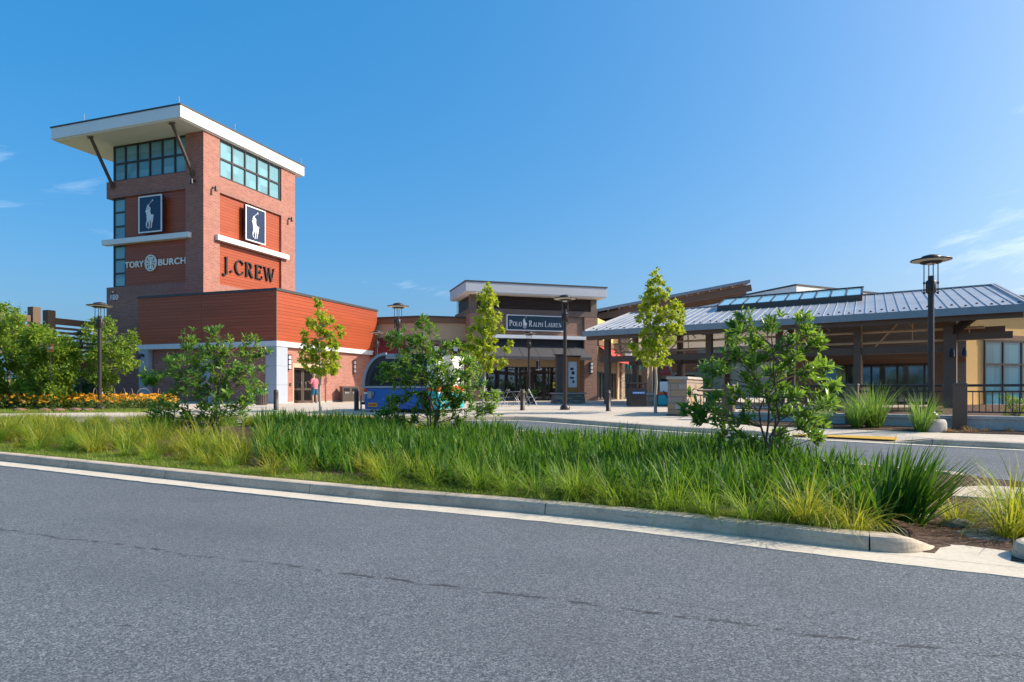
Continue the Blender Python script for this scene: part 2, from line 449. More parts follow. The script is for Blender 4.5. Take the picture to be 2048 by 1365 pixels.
interior('shop_goods', (.05, .045, .04), (.30, .27, .22), 1.7)
# ---------------------------------------------------------------- foliage
leaf_mat('leaf_magnolia', [(.0, (.032, .10, .018)), (.45, (.082, .205, .028)), (.8, (.15, .30, .04)), (1., (.27, .37, .06))], .36, .38, (.46, .72, .06), .45)
leaf_mat('leaf_maple', [(.0, (.15, .24, .014)), (.5, (.28, .38, .02)), (1., (.46, .50, .03))], .5, .46, (.80, .88, .05))
leaf_mat('leaf_birch', [(.0, (.055, .135, .012)), (.5, (.15, .265, .018)), (1., (.34, .40, .03))], .5, .40, (.46, .66, .05))
leaf_mat('leaf_dark', [(.0, (.018, .045, .018)), (.6, (.040, .085, .024)), (1., (.085, .13, .035))], .55, .25)
leaf_mat('blade_sedge', [(.0, (.08, .13, .010)), (.45, (.22, .26, .018)), (.85, (.42, .40, .03)), (1., (.46, .32, .09))], .5, .42, (.70, .72, .05))
leaf_mat('blade_sedge_green', [(.0, (.045, .12, .008)), (.5, (.15, .26, .015)), (.88, (.30, .38, .03)), (1., (.42, .34, .09))], .5, .42, (.46, .68, .05))
leaf_mat('blade_iris', [(.0, (.012, .052, .007)), (.45, (.032, .112, .010)), (.8, (.08, .185, .016)), (.96, (.16, .25, .03)), (1., (.34, .28, .09))], .55, .27, (.26, .56, .03), .22)
leaf_mat('blade_fountain', [(.0, (.06, .15, .018)), (.5, (.12, .25, .03)), (1., (.27, .36, .07))], .45, .45, (.42, .66, .10))
leaf_mat('blade_turf', [(.0, (.09, .17, .015)), (.5, (.19, .29, .025)), (.85, (.32, .34, .05)), (1., (.46, .36, .13))], .6, .45, (.5, .6, .08))
leaf_mat('blade_dead', [(.0, (.22, .13, .07)), (1., (.45, .30, .17))], .8, .2)
leaf_mat('petal_orange', [(.0, (.62, .20, .006)), (.6, (.75, .32, .008)), (1., (.80, .42, .015))], .6, .3, (.9, .45, .02))
leaf_mat('leaf_flower', [(.0, (.04, .085, .016)), (1., (.12, .18, .035))], .6, .3)
# ================================================================= ground
def crom(pts, n=10):
    """smooth dense polyline through 2d points"""
    P = [Vector((p[0], p[1], 0)) for p in pts]; out = []
    for i in range(len(P)-1):
        a = P[max(i-1, 0)]; b = P[i]; c = P[i+1]; d = P[min(i+2, len(P)-1)]
        for k in range(n):
            t = k/n
            q = .5*((2*b)+(c-a)*t+(2*a-5*b+4*c-d)*t*t+(-a+3*b-3*c+d)*t**3)
            out.append((q.x, q.y))
    out.append((P[-1].x, P[-1].y)); return out
def resamp(pl, n):
    L = [0]
    for a, b in zip(pl, pl[1:]): L.append(L[-1]+math.hypot(b[0]-a[0], b[1]-a[1]))
    out = []; j = 0
    for i in range(n):
        s = L[-1]*i/(n-1)
        while j < len(pl)-2 and L[j+1] < s: j += 1
        t = (s-L[j])/max(1e-9, L[j+1]-L[j]); a, b = pl[j], pl[j+1]
        out.append((a[0]+(b[0]-a[0])*t, a[1]+(b[1]-a[1])*t))
    return out
def at_x(pl, x):
    for a, b in zip(pl, pl[1:]):
        if a[0] <= x <= b[0]: return a[1]+(b[1]-a[1])*(x-a[0])/(b[0]-a[0]+1e-9)
    return pl[0][1] if x < pl[0][0] else pl[-1][1]
def sstep(a, b, x):
    t = min(1, max(0, (x-a)/(b-a))); return t*t*(3-2*t)

FRONT = crom([(-22, 18.6), (-15.5, 15.6), (-9.96, 13.04), (-4.5, 10.35), (.44, 8.04), (3.32, 6.24), (6, 4.7), (10, 2.4), (16, -1.2)], 12)
BACK = crom([(-22, 21.3), (-12, 21.2), (-6, 20.4), (-.35, 18.6), (3.5, 14.3), (5.6, 12.2), (7.05, 10.85), (9.4, 9.2), (14, 6.2), (20, 2.5)], 12)
FAR = crom([(-70, 20.5), (-45, 22), (-20, 23.6), (-7, 23.4), (-2, 23.5), (.47, 23.4), (2.5, 21.5), (5.2, 18.9), (11.4, 14.9), (20, 10.2), (34, 2)], 10)

def dip(x): return .125*max(1-sstep(.9, 1.7, abs(x-8.3)), 1-sstep(1.2, 2.4, abs(x+6.0)))

def flatpoly(name, pts, zf, mat, nsub=1):
    """triangulated sheet over a 2d outline, refined so that it follows the slope"""
    bm = bmesh.new(); vs = [bm.verts.new((x, y, 0)) for x, y in pts]; bm.faces.new(vs)
    bmesh.ops.triangulate(bm, faces=bm.faces[:])
    for yy in (9, 12, 15, 18, 21, 24, 28):
        bmesh.ops.bisect_plane(bm, geom=bm.verts[:]+bm.edges[:]+bm.faces[:], plane_co=(0, yy, 0), plane_no=(0, 1, 0))
    for v in bm.verts: v.co.z = zf(v.co.x, v.co.y)
    bmesh.ops.recalc_face_normals(bm, faces=bm.faces[:])
    if sum(f.normal.z for f in bm.faces) < 0: bmesh.ops.reverse_faces(bm, faces=bm.faces[:])
    me = bpy.data.meshes.new(name); bm.to_mesh(me); bm.free(); me.materials.append(M[mat])
    return struct(link(name, me))

def sheet(name, xs, ys, zf, mat):
    b = MB(); n = len(xs)
    b.add([(x, y, zf(x, y)) for y in ys for x in xs], [(j*n+i, j*n+i+1, (j+1)*n+i+1, (j+1)*n+i) for j in range(len(ys)-1) for i in range(n-1)])
    return struct(b.build(name, mat))
sheet('ground', [-1500, -120, 0, 120, 1500], [-1500, -45, 0, 9, 28, 60, 200, 1500], lambda x, y: gz(y)-.06, 'far_ground')
sheet('road', [-100, -20, 0, 20, 100], [-42, 0, 9, 12, 15, 20, 28, 30], lambda x, y: gz(y), 'asphalt')

# --- plaza pavement: one sheet from the far kerb back between the shops
b = MB(); rows = 9; n = len(FAR)
for j in range(rows):
    for (x, y) in FAR:
        y0 = y+.16
        yy = [y0, y0+.7, y0+1.6][j] if j < 3 else (max(y0+1.7, 28)+(130-28)*[0, .02, .08, .2, .5, 1][j-3])
        z = pz(yy)-(dip(x)*[1, .55, 0][j] if j < 3 else 0)
        b.v.append((x, yy, z))
for j in range(rows-1):
    for i in range(n-1):
        b.f.append((j*n+i, j*n+i+1, (j+1)*n+i+1, (j+1)*n+i)); b.m.append(0); b.sm.append(False)
struct(b.build('pavement', 'paving'))

KS = [(0, -.06), (0, .03), (.018, .11), (.035, .138), (.07, .15), (.20, .15), (.23, .148), (.23, -.06)]
def pl3(pl): return [(x, y, gz(y)) for x, y in pl]
def kerb_run(b, pl, breaks, scale=None):
    """kerb in lengths with dark joints between"""
    p3 = pl3(pl); cuts = [0]+sorted(breaks)+[len(p3)-1]
    for a, c in zip(cuts, cuts[1:]):
        if c-a < 1: continue
        seg = [Vector(p) for p in p3[a:c+1]]
        d0 = (seg[1]-seg[0]).normalized(); d1 = (seg[-1]-seg[-2]).normalized()
        if a: seg[0] = seg[0]+d0*.007
        if c < len(p3)-1: seg[-1] = seg[-1]-d1*.007
        b.sweep(seg, KS, 0, False, True, scale[a:c+1] if scale else None)
        if c < len(p3)-1:
            q = Vector(p3[c]); nl = Vector((-d1.y, d1.x, 0))
            b.beam(q+nl*.03+Vector((0, 0, .06)), q+nl*.21+Vector((0, 0, .06)), .016, .15, 1)
def near_i(pl, x): return min(range(len(pl)), key=lambda i: abs(pl[i][0]-x))
fl = [p for p in FRONT if p[0] <= 3.33]
fl = resamp(fl, 140)
b = MB(); kerb_run(b, fl, [near_i(fl, x) for x in (-16.5, -13, -10.4, -8.1, -5.75, -3.0, .44)])
e = [(3.335, 6.232), (3.55, 6.15), (3.72, 6.16), (3.88, 6.24), (4.02, 6.36), (4.14, 6.50)]
kerb_run(b, crom(e, 4), [], [1-.97*sstep(5, 20, i) for i in range(21)])
e2 = [(4.72, 6.25), (4.56, 6.12), (4.50, 5.93), (4.56, 5.72), (4.78, 5.48), (6, 4.72), (8, 3.56), (10, 2.4), (16, -1.2)]
kerb_run(b, crom(e2, 6), [30, 42])
bk = [p for p in BACK if p[0] <= 7.06]
bk = resamp(bk, 90)[::-1]
e3 = [(6.95, 10.25), (7.12, 10.45), (7.17, 10.68), (7.05, 10.85)]
kerb_run(b, crom(e3, 4), [], [.15+.85*sstep(0, 6, i) for i in range(13)])
kerb_run(b, bk, [20, 40, 60, 76])
e4 = [p for p in BACK if p[0] > 9.3][::-1]
kerb_run(b, e4, [10])
struct(b.build('median_kerb', ['kerb_concrete', 'kerb_joint']))
b = MB(); fr = resamp(FAR, 220)
kerb_run(b, fr, [near_i(fr, x) for x in (-30, -24, -18, -12, -8.6, -3.5, -.9, 1.2, 3.2, 5.2, 7.0, 9.7, 12, 15, 19)], [1-dip(x)/.15 for x, y in fr])
struct(b.build('pavement_kerb', ['kerb_concrete', 'kerb_joint']))
# gutters
def gutter(pl, w, name):
    b = MB(); pl = resamp(pl, 700); p3 = [Vector((x, y, gz(y))) for x, y in pl]; rr = random.Random(3); j = 0.0; vs = []
    for i, p in enumerate(p3):
        d = (p3[min(i+1, 699)]-p3[max(i-1, 0)]).normalized(); nl = Vector((-d.y, d.x, 0)); j = j*.7+rr.uniform(-.008, .008)
        vs += [p+nl*.01+Vector((0, 0, .008)), p-nl*(w+j)+Vector((0, 0, .006)), p-nl*(w+j)+Vector((0, 0, -.02))]
    b.add(vs, [q for i in range(699) for q in ((3*i, 3*i+3, 3*i+4, 3*i+1), (3*i+1, 3*i+4, 3*i+5, 3*i+2))])
    return struct(b.build(name, 'gutter_concrete'))
gutter(FRONT, .38, 'gutter'); gutter(fr, .30, 'gutter')
flatpoly('drain_apron', [(3.30, 6.2), (3.9, 6.22), (4.10, 6.46), (4.22, 6.50), (4.36, 6.46), (4.5, 6.34), (4.66, 6.2), (4.72, 5.9), (4.85, 5.36), (4.2, 5.70)], lambda x, y: .0095, 'gutter_concrete')
b = MB(); ap = [(7.1, 10.78), (9.6, 9.04), (8.7, 7.95), (6.05, 9.35)]
b.hexa([(x, y, -.1) for x, y in ap], [(x, y, .035+gz(y)) for x, y in ap])
struct(b.build('drain_apron', 'kerb_concrete', bevel=.01))

# planting bed between the two roads
b = MB(); n = 150; mrows = 14
BF = []
for i, (p, q) in enumerate(zip(resamp(FRONT, n), resamp(BACK, n))): BF.append((p, q))
def seg_d(x, y, a, c):
    dx, dy = c[0]-a[0], c[1]-a[1]; t = max(0, min(1, ((x-a[0])*dx+(y-a[1])*dy)/(dx*dx+dy*dy)))
    return math.hypot(x-a[0]-dx*t, y-a[1]-dy*t)
def bedz(x, y):
    d = seg_d(x, y, (4.35, 6.4), (7.0, 9.4))
    return gz(y)+.0045+.1255*sstep(.45, 1.25, d)
def bed_pt(s, t):
    """s along the bed, t from the front kerb (0) to the back kerb (1)"""
    f = s*(n-1); i = min(n-2, int(f)); u = f-i
    p = (BF[i][0][0]*(1-u)+BF[i+1][0][0]*u, BF[i][0][1]*(1-u)+BF[i+1][0][1]*u)
    q = (BF[i][1][0]*(1-u)+BF[i+1][1][0]*u, BF[i][1][1]*(1-u)+BF[i+1][1][1]*u)
    return p[0]+(q[0]-p[0])*t, p[1]+(q[1]-p[1])*t
for j in range(mrows):
    for i in range(n):
        p, q = BF[i]; L = math.hypot(q[0]-p[0], q[1]-p[1]); t = .2/L+(1-.4/L)*j/(mrows-1)
        x, y = p[0]+(q[0]-p[0])*t, p[1]+(q[1]-p[1])*t
        b.v.append((x, y, bedz(x, y)+.012*math.sin(x*5+y*3)*math.sin(y*7)))
for j in range(mrows-1):
    for i in range(n-1):
        b.f.append((j*n+i, j*n+i+1, (j+1)*n+i+1, (j+1)*n+i)); b.m.append(0); b.sm.append(True)
struct(b.build('planting_bed', 'mulch'))
b = MB(); n2 = 90; q = [p for p in FRONT if -20 < p[0] < 3.5]; q = resamp(q, n2)
for j in range(5):
    for i, (x, y) in enumerate(q):
        if x > 2.9: w_ = .5
        else: w_ = 1.2 if x < -5 else (.85 if x < -1 else .65); yy = y+.26+(w_-.26)*j/4
        b.v.append((x, yy, bedz(x, yy)+.014))
for j in range(4):
    for i in range(n2-1): b.f.append((j*n2+i, j*n2+i+1, (j+1)*n2+i+1, (j+1)*n2+i)); b.m.append(0); b.sm.append(True)
struct(b.build('turf_strip', 'turf_soil'))
flatpoly('tactile_strip', [(7.35, 17.55), (9.35, 16.28), (9.58, 16.66), (7.6, 17.95)], lambda x, y: pz(y)-dip(x)*.75+.012, 'tactile_yellow')
flatpoly('tactile_strip', [(-7.3, 23.66), (-4.9, 23.62), (-4.9, 24.3), (-7.3, 24.34)], lambda x, y: pz(y)-dip(x)*.62+.02, 'tactile_yellow')
WALL_LINE = [(6.9, 22.1), (10.0, 19.95), (12.2, 18.5), (13.6, 17.55), (24, 10.8)]
flatpoly('mulch_bed', [(6.3, 20.3), (8.0, 18.9), (11.3, 17.3), (12.8, 16.75), (24, 9.9), (24, 10.8), (13.6, 17.55), (12.2, 18.5), (10, 19.95), (6.9, 22.1)], lambda x, y: pz(y)+.02, 'mulch')
flatpoly('mulch_bed', [(7.1, 22.2), (10.1, 20.1), (13.7, 17.7), (30, 7.2), (38, 12), (38, 35.5), (24, 35), (17.5, 29.5), (9, 26.5)], lambda x, y: pz(max(y, 23))+.03-.1*0, 'mulch')
flatpoly('lawn', [(-70, 24.6), (-19, 25.0), (-14.2, 26.0), (-13.6, 27.6), (-15.5, 31), (-20.5, 34), (-27, 38), (-29, 44), (-32, 62), (-70, 62)], lambda x, y: pz(y)+.012, 'turf_soil')
# ================================================================= lettering
def arc(cx, cy, rx, ry, a0, a1, wx, wy, n=14):
    """ring segment as quads: thick wx at the sides, wy at top and bottom"""
    out = []
    P = lambda t: ((cx+rx*math.cos(t), cy+ry*math.sin(t)), (cx+(rx-wx)*math.cos(t), cy+(ry-wy)*math.sin(t)))
    ts = [R(a0+(a1-a0)*i/n) for i in range(n+1)]
    o = [P(t) for t in ts]
    return [[p[0] for p in o]+[p[1] for p in reversed(o)]]
def bar(x0, y0, x1, y1, w):
    """slanted stroke of horizontal width w"""
    return [[(x0-w/2, y0), (x0+w/2, y0), (x1+w/2, y1), (x1-w/2, y1)]]
def rc(x0, x1, y0, y1): return [[(x0, y0), (x1, y0), (x1, y1), (x0, y1)]]
T, S, H = .16, .05, .055   # thick stem, serif overhang, hairline
def stem(x, y0=0, y1=1, w=T, top=True, bot=True):
    p = rc(x, x+w, y0, y1)
    if bot: p += rc(x-S, x+w+S, y0, y0+.045)
    if top: p += rc(x-S, x+w+S, y1-.045, y1)
    return p
def glyph(ch):
    if ch == 'J': return (stem(.20, -.02, 1, T, True, False)+arc(.08, 0.0, .28, .30, -110, 0, T, .07, 8)+arc(.0, -.22, .07, .07, 0, 359, .06, .06, 8), .50)
    if ch == '.': return (arc(.09, .085, .085, .085, 0, 359.9, .08, .08, 12), .30)
    if ch == 'C': return (arc(.46, .5, .46, .52, 48, 312, T+.01, .06, 18)+rc(.74, .79, .70, .93)+rc(.74, .79, .07, .25), .90)
    if ch == 'R': return (stem(.06)+arc(.36, .745, .30, .255, -90, 90, T, H, 10)+rc(.2, .38, .945, 1)+rc(.2, .38, .49, .545)+bar(.66, .02, .36, .5, .19)+rc(.56, .86, 0, .045), .88)
    if ch == 'E': return (stem(.06)+rc(.2, .66, .945, 1)+rc(.2, .52, .49, .545)+rc(.2, .70, 0, .055)+rc(.615, .66, .78, 1)+rc(.655, .70, 0, .25)+rc(.48, .52, .40, .64), .76)
    if ch == 'W': return (bar(.12, 1, .38, 0, T)+bar(.62, 1, .36, 0, H)+bar(.56, 1, .82, 0, T)+bar(1.10, 1, .82, 0, H)+rc(-.02, .26, .955, 1)+rc(.48, .70, .955, 1)+rc(1.0, 1.2, .955, 1), 1.2)
    if ch == 'P': return (stem(.06)+arc(.36, .73, .30, .27, -90, 90, T, H, 10)+rc(.2, .38, .945, 1)+rc(.2, .38, .46, .515), .68)
    if ch == 'O': return (arc(.48, .5, .48, .52, 0, 359.9, T+.02, .055, 26), .98)
    if ch == 'L': return (stem(.06)+rc(.2, .66, 0, .055)+rc(.61, .66, 0, .27), .70)
    if ch == 'A': return (bar(.12, 0, .42, 1, H)+bar(.76, 0, .44, 1, T)+rc(.24, .6, .30, .36)+rc(0, .26, 0, .045)+rc(.62, .92, 0, .045), .92)
    if ch == 'H': return (stem(.06)+stem(.66)+rc(.2, .68, .475, .53), .92)
    if ch == 'U': return (stem(.08, .30, 1, T, True, False)+stem(.66, .30, 1, .07, True, False)+arc(.405, .31, .325, .33, 180, 360, T, .07, 12), .84)
    if ch == 'N': return (stem(.10, 0, 1, .07)+stem(.72, 0, 1, .07, True, False)+bar(.12, 1, .74, 0, T), .90)
    return ([], .35)
def serif(b, text, fn, h, d, u0, width, gap=.10, small=None, mi=0, base=0.0):
    """serif lettering; letters after the first of a word shrink to `small`"""
    items = []; x = 0; first = True
    for ch in text:
        if ch == ' ': x += .35; first = True; continue
        if ch == '|': x += 1.15; first = True; continue
        k = 1.0 if (first or not small) else small
        g, w = glyph(ch); items.append((g, x, k)); x += (w+gap)*k; first = False
    sx = width/(x*h); c = 0
    for g, x0, k in items:
        for poly in g:
            c += 1
            b.extr([(u0+(x0+px*k)*h*sx, base+py*k*h) for px, py in poly], fn, d, .0004*(c % 7), mi)
def text_on(name, txt, size, d, fn, mat, parent=None, spacing=1.0, offset=0.0, width=None):
    cu = bpy.data.curves.new('lettering', 'FONT'); cu.body = txt; cu.size = size; cu.extrude = d/2; cu.space_character = spacing; cu.offset = offset
    o = bpy.data.objects.new('tmp', cu); COL.objects.link(o); bpy.context.view_layer.update()
    me = bpy.data.meshes.new_from_object(o.evaluated_get(bpy.context.evaluated_depsgraph_get()))
    bpy.data.objects.remove(o); bpy.data.curves.remove(cu)
    xs = [v.co.x for v in me.vertices]; x0, x1 = min(xs), max(xs); k = width/(x1-x0) if width else 1
    for v in me.vertices: v.co = fn((v.co.x-x0)*k, v.co.y, v.co.z+d/2)
    me.materials.clear(); me.materials.append(M[mat]); me.name = name
    bm = bmesh.new(); bm.from_mesh(me); bmesh.ops.recalc_face_normals(bm, faces=bm.faces); bm.to_mesh(me); bm.free()
    return link(name, me, parent)
RIDER = [
 [(528,330),(543,328),(562,386),(546,392)], [(538,354),(546,360),(414,497),(407,491)],
 [(378,495),(400,482),(425,500),(438,545),(402,562),(372,525)], [(350,562),(343,588),(372,592),(392,575),(372,545)],
 [(425,530),(466,540),(481,580),(470,650),(486,700),(492,745),(478,800),(440,760),(412,640)],
 [(362,596),(412,588),(425,640),(442,700),(452,805),(395,805),(353,745),(350,692),(322,670),(330,640),(350,620)],
 [(358,795),(375,755),(450,775),(500,737),(546,745),(572,800),(566,850),(540,905),(500,935),(480,892),(440,912),(402,922),(373,882)],
 [(372,880),(408,920),(377,982),(371,1048),(398,1100),(380,1106),(350,1062),(344,980)],
 [(428,905),(468,898),(472,1050),(450,1075),(441,1130),(418,1136),(430,1062),(440,1012),(424,980)],
 [(498,930),(562,855),(552,930),(531,982),(526,1050),(512,1102),(488,1106),(505,1040),(508,982)],
 [(540,740),(575,744),(594,766),(574,774),(556,760)]]
def rider(b, fn, u0, v0, h, d, mi=0):
    """emblem of a horseman with raised mallet, h tall"""
    k = h/810.0
    for i, p in enumerate(RIDER):
        q = [(u0+(x-455)*k*1.12, v0+(1136-y-.092*(x-455))*k) for x, y in p]
        b.extr(q, fn, d, .0015*i, mi)

# ================================================================= brick tower
TA = R(-19.5)
tw = thing('tower_building', 'tall brick corner tower with wood panels under a wide flat white roof', 'tower', (-13.6, 38.7, .75), TA)
F = lambda c: (lambda u, v, w: (u, c-w, v))        # plane facing the local front
G = lambda c: (lambda u, v, w: (c+w, u, v))        # plane facing the local right
def glaze(parent, fn, u0, u1, v0, v1, cols, rows, glass, frame='dark_bronze', bw=.09, dep=.12, name='window', us=None, vs=None):
    b = MB()
    us = us or [u0+(u1-u0)*i/cols for i in range(cols+1)]; vs = vs or [v0+(v1-v0)*i/rows for i in range(rows+1)]
    for i, u in enumerate(us):
        c = min(max(u, u0+bw/2), u1-bw/2)
        b.extr(rc(c-bw/2, c+bw/2, v0, v1)[0], fn, dep, 0)
    for v in vs:
        c = min(max(v, v0+bw/2), v1-bw/2)
        for a, d in zip(us, us[1:]):
            a2 = max(a, u0+bw/2)+bw/2; d2 = min(d, u1-bw/2)-bw/2
            if d2 > a2: b.extr(rc(a2, d2, c-bw/2, c+bw/2)[0], fn, dep-.004, 0)
    o = b.build(name, frame, parent)
    g = MB(); g.extr(rc(u0+.01, u1-.01, v0+.01, v1-.01)[0], fn, .02, .03)
    g.build('pane', glass, o)
    return o
b = MB()
b.box(-8.78, -7.3, 2, 3.41, 0, 17.45); b.box(-8.6, -7.3, 9.6, 11.2, 0, 17.45)
b.box(-15.7, -8.782, 2, 2.3, 0, 7.2); b.box(-15.7, -8.782, 2, 2.3, 14.1, 15.0)
b.box(-15.7, -15.4, 2.302, 11.2, 0, 7.8); b.box(-15.7, -15.4, 2.302, 11.2, 13.87, 15.0)
b.box(-7.6, -7.3, 3.412, 9.598, 0, 7.2); b.box(-7.6, -7.3, 3.412, 9.598, 14.1, 14.93)
b.build('wall', 'tower_brick', tw)
boxes('soldier_course', 'tower_soldier', tw, (-15.7, -8.782, 2, 2.3, 7.202, 7.8), (-15.7, -8.782, 2, 2.3, 13.87, 14.098), (-7.6, -7.3, 3.412, 9.598, 7.202, 7.8), (-7.6, -7.3, 3.412, 9.598, 13.87, 14.098))
MB().box(-15.25, -7.62, 2.42, 11.0, 0, 17.44).build('core', 'interior_dark', tw)
b = MB()
b.box(-14.15, -8.784, 2.14, 2.3, 7.802, 10.648); b.build('wood_panel', 'wood_siding', tw)
MB().box(-14.15, -8.784, 2.14, 2.3, 11.002, 13.868).build('wood_panel', 'wood_siding', tw)
MB().box(-7.58, -7.45, 3.414, 9.596, 7.802, 10.648).build('wood_panel', 'wood_siding', tw)
MB().box(-7.58, -7.45, 3.414, 9.596, 11.002, 13.868).build('wood_panel', 'wood_siding', tw)
MB().box(-15.85, -8.28, 1.74, 2.2, 10.65, 11.0).build('trim_band', 'roof_white', tw, bevel=.01)
MB().box(-7.5, -7.04, 2.98, 10.2, 10.65, 11.0).build('trim_band', 'roof_white', tw, bevel=.01)
glaze(tw, F(2.30), -15.29, -8.785, 15.0, 17.45, 6, 2, 'glass_teal', bw=.12)
glaze(tw, G(-7.48), 3.414, 9.55, 14.93, 17.45, 5, 2, 'glass_teal', bw=.12)
glaze(tw, F(2.30), -15.29, -14.152, 7.8, 10.65, 1, 3, 'glass_teal', bw=.1)
glaze(tw, F(2.30), -15.29, -14.152, 11.0, 13.87, 1, 3, 'glass_teal', bw=.1)
rf = MB().box(-18.2, -7.08, -.06, 12.05, 17.53, 18.27).build('roof', 'roof_white', tw, bevel=.015)
MB().box(-18.1, -7.2, .05, 11.95, 17.46, 17.528).build('soffit', 'soffit', rf)
MB().box(-18.24, -7.04, -.10, 12.09, 18.272, 18.36).build('roof_edge', 'cap_dark', rf)
for x, y in ((-15.2, -.02), (-7.3, .05), (-7.12, 4.6), (-7.12, 11.7), (-18, 6)):
    MB().tube([(x, y, 18.34), (x, y, 18.85)], .018, 6).build('lightning_rod', 'metal_grey', tw)
for p, q in (((-8.15, 1.95, 14.75), (-8.15, .3, 17.45)), ((-15.07, 1.95, 14.67), (-15.07, .3, 17.45)), ((-15.72, 9.4, 14.7), (-17.5, 9.4, 17.45))):
    b = MB(); b.tube([p, q], .11, 12)
    d = (Vector(q)-Vector(p)).normalized()
    b.tube([Vector(p)-d*.12, Vector(p)+d*.06], .19, 12); b.tube([Vector(q)-d*.1, Vector(q)+d*.0], .20, 12)
    b.build('strut', 'bronze', tw)
def local_thing(name, label, cat, root, p, group=None):
    w = Matrix.Translation(root.location) @ Matrix.Rotation(root.rotation_euler.z, 4, 'Z') @ Vector(p)
    return thing(name, label, cat, w, root.rotation_euler.z, group)
def flood(root, p, ax, label):
    t = local_thing('flood_light', label, 'flood light', root, p, 'flood lights on the tower')
    d = Vector(ax)
    b = MB(); b.tube([(0, 0, 0), d*.28], .03, 8); b.tube([(0, 0, 0), d*.03], .09, 10); b.build('arm', 'dark_bronze', t)
    e = d*.28
    b = MB(); b.tube([e+Vector((0, 0, .10)), e+Vector((0, 0, -.02)), e+Vector((0, 0, -.24))], [.05, .09, .11], 12); b.build('lamp_head', 'dark_bronze', t)
flood(tw, (-8.0, 2, 14.28), (0, -1, 0), 'dark flood light on the shaded brick under the front roof strut')
flood(tw, (-7.3, 2.77, 14.0), (1, 0, 0), 'dark flood light on sunlit brick above the rider sign, nearer the tower corner')
flood(tw, (-7.3, 10.45, 13.85), (1, 0, 0), 'dark flood light at the far edge of the sunlit brick side')
# signs on the tower
def rider_sign(root, p, label, turn):
    t = local_thing('rider_sign', label, 'sign', root, p)
    fn = (lambda u, v, w: (u, -w, v)) if not turn else (lambda u, v, w: (w, u, v))
    b = MB(); b.extr(rc(0, 2, 0, 2.42)[0], fn, .17); b.build('cabinet', 'navy', t)
    b = MB(); e = .075
    for q in (rc(-.01, 2.01, -.01, e), rc(-.01, 2.01, 2.42-e, 2.43), rc(-.01, e, e+.001, 2.419-e), rc(2-e, 2.01, e+.001, 2.419-e)): b.extr(q[0], fn, .04, .165)
    b.build('border', 'sign_white', t)
    b = MB(); rider(b, fn, .97, .2, 2.0, .03); o = b.build('emblem', 'sign_white', t)
    off = fn(0, 0, .17); o.location = off
    for u in (.4, 1.6): MB().extr(rc(u-.05, u+.05, .6, 1.9)[0], fn, -.22).build('bracket', 'cap_dark', t)
rider_sign(tw, (-12.5, 1.92, 11.2), 'navy sign with white polo rider on the shaded face of the tower', False)
rider_sign(tw, (-7.23, 5.53, 11.2), 'navy sign with white polo rider on the sunlit face of the tower', True)
t = local_thing('letter_sign', 'cream TORY BURCH letters with round medallion on dark wood panel', 'sign', tw, (-14.1, 2.14, 9.05))
fn = lambda u, v, w: (u, -w, v)
text_on('lettering', 'TORY', .57, .05, lambda u, v, w: fn(u, v, w+.02), 'sign_cream', t, 1.06, .013, 1.66)
text_on('lettering', 'BURCH', .57, .05, lambda u, v, w: fn(u+2.93, v, w+.02), 'sign_cream', t, 1.06, .013, 2.34)
b = MB(); cx, cz = 2.30, .20
for p in arc(cx, cz, .50, .55, 0, 359.9, .075, .075, 36): b.extr(p, fn, .10, .02)
k = 0
for q in (rc(cx-.055, cx+.055, cz-.40, cz+.40), rc(cx-.36, cx-.06, cz+.03, cz+.11), rc(cx+.06, cx+.36, cz+.03, cz+.11), rc(cx-.36, cx-.06, cz-.11, cz-.03), rc(cx+.06, cx+.36, cz-.11, cz-.03),
          rc(cx-.2, cx-.056, cz+.32, cz+.40), rc(cx+.056, cx+.2, cz+.32, cz+.40), rc(cx-.2, cx-.056, cz-.40, cz-.32), rc(cx+.056, cx+.2, cz-.40, cz-.32),
          rc(cx-.2, cx-.13, cz+.16, cz+.318), rc(cx+.13, cx+.2, cz+.16, cz+.318), rc(cx-.2, cx-.13, cz-.318, cz-.16), rc(cx+.13, cx+.2, cz-.318, cz-.16),
          rc(cx-.38, cx-.31, cz+.112, cz+.2), rc(cx+.31, cx+.38, cz+.112, cz+.2), rc(cx-.38, cx-.31, cz-.2, cz-.112), rc(cx+.31, cx+.38, cz-.2, cz-.112)):
    b.extr(q[0], fn, .09, .02)
b.build('medallion', 'sign_cream', t)
t = local_thing('letter_sign', 'black serif J.CREW letters on sunlit orange wood panel', 'sign', tw, (-7.45, 3.83, 8.76))
fn2 = lambda u, v, w: (w, u, v)
T, H = .135, .05
b = MB(); serif(b, 'J.CREW', fn2, .98, .12, 0, 5.25, .14); b.build('lettering', 'letter_black', t)
t = local_thing('number_sign', 'white house number 100 on the brick at the foot of the tower', 'sign', tw, (-15.28, 2.0, 6.92))
text_on('lettering', '100', .52, .06, fn, 'sign_white', t, 1.15, .004, .66)
t = local_thing('strobe_light', 'small red strobe light fixed above the number 100', 'alarm', tw, (-15.0, 2.0, 7.45))
b = MB(); b.box(-.13, .13, -.06, 0, -.06, .10); b.build('base', 'tag_red', t, bevel=.01)
MB().box(-.07, .07, -.11, -.061, -.03, .06).build('lens', 'clear_white', t, bevel=.01)

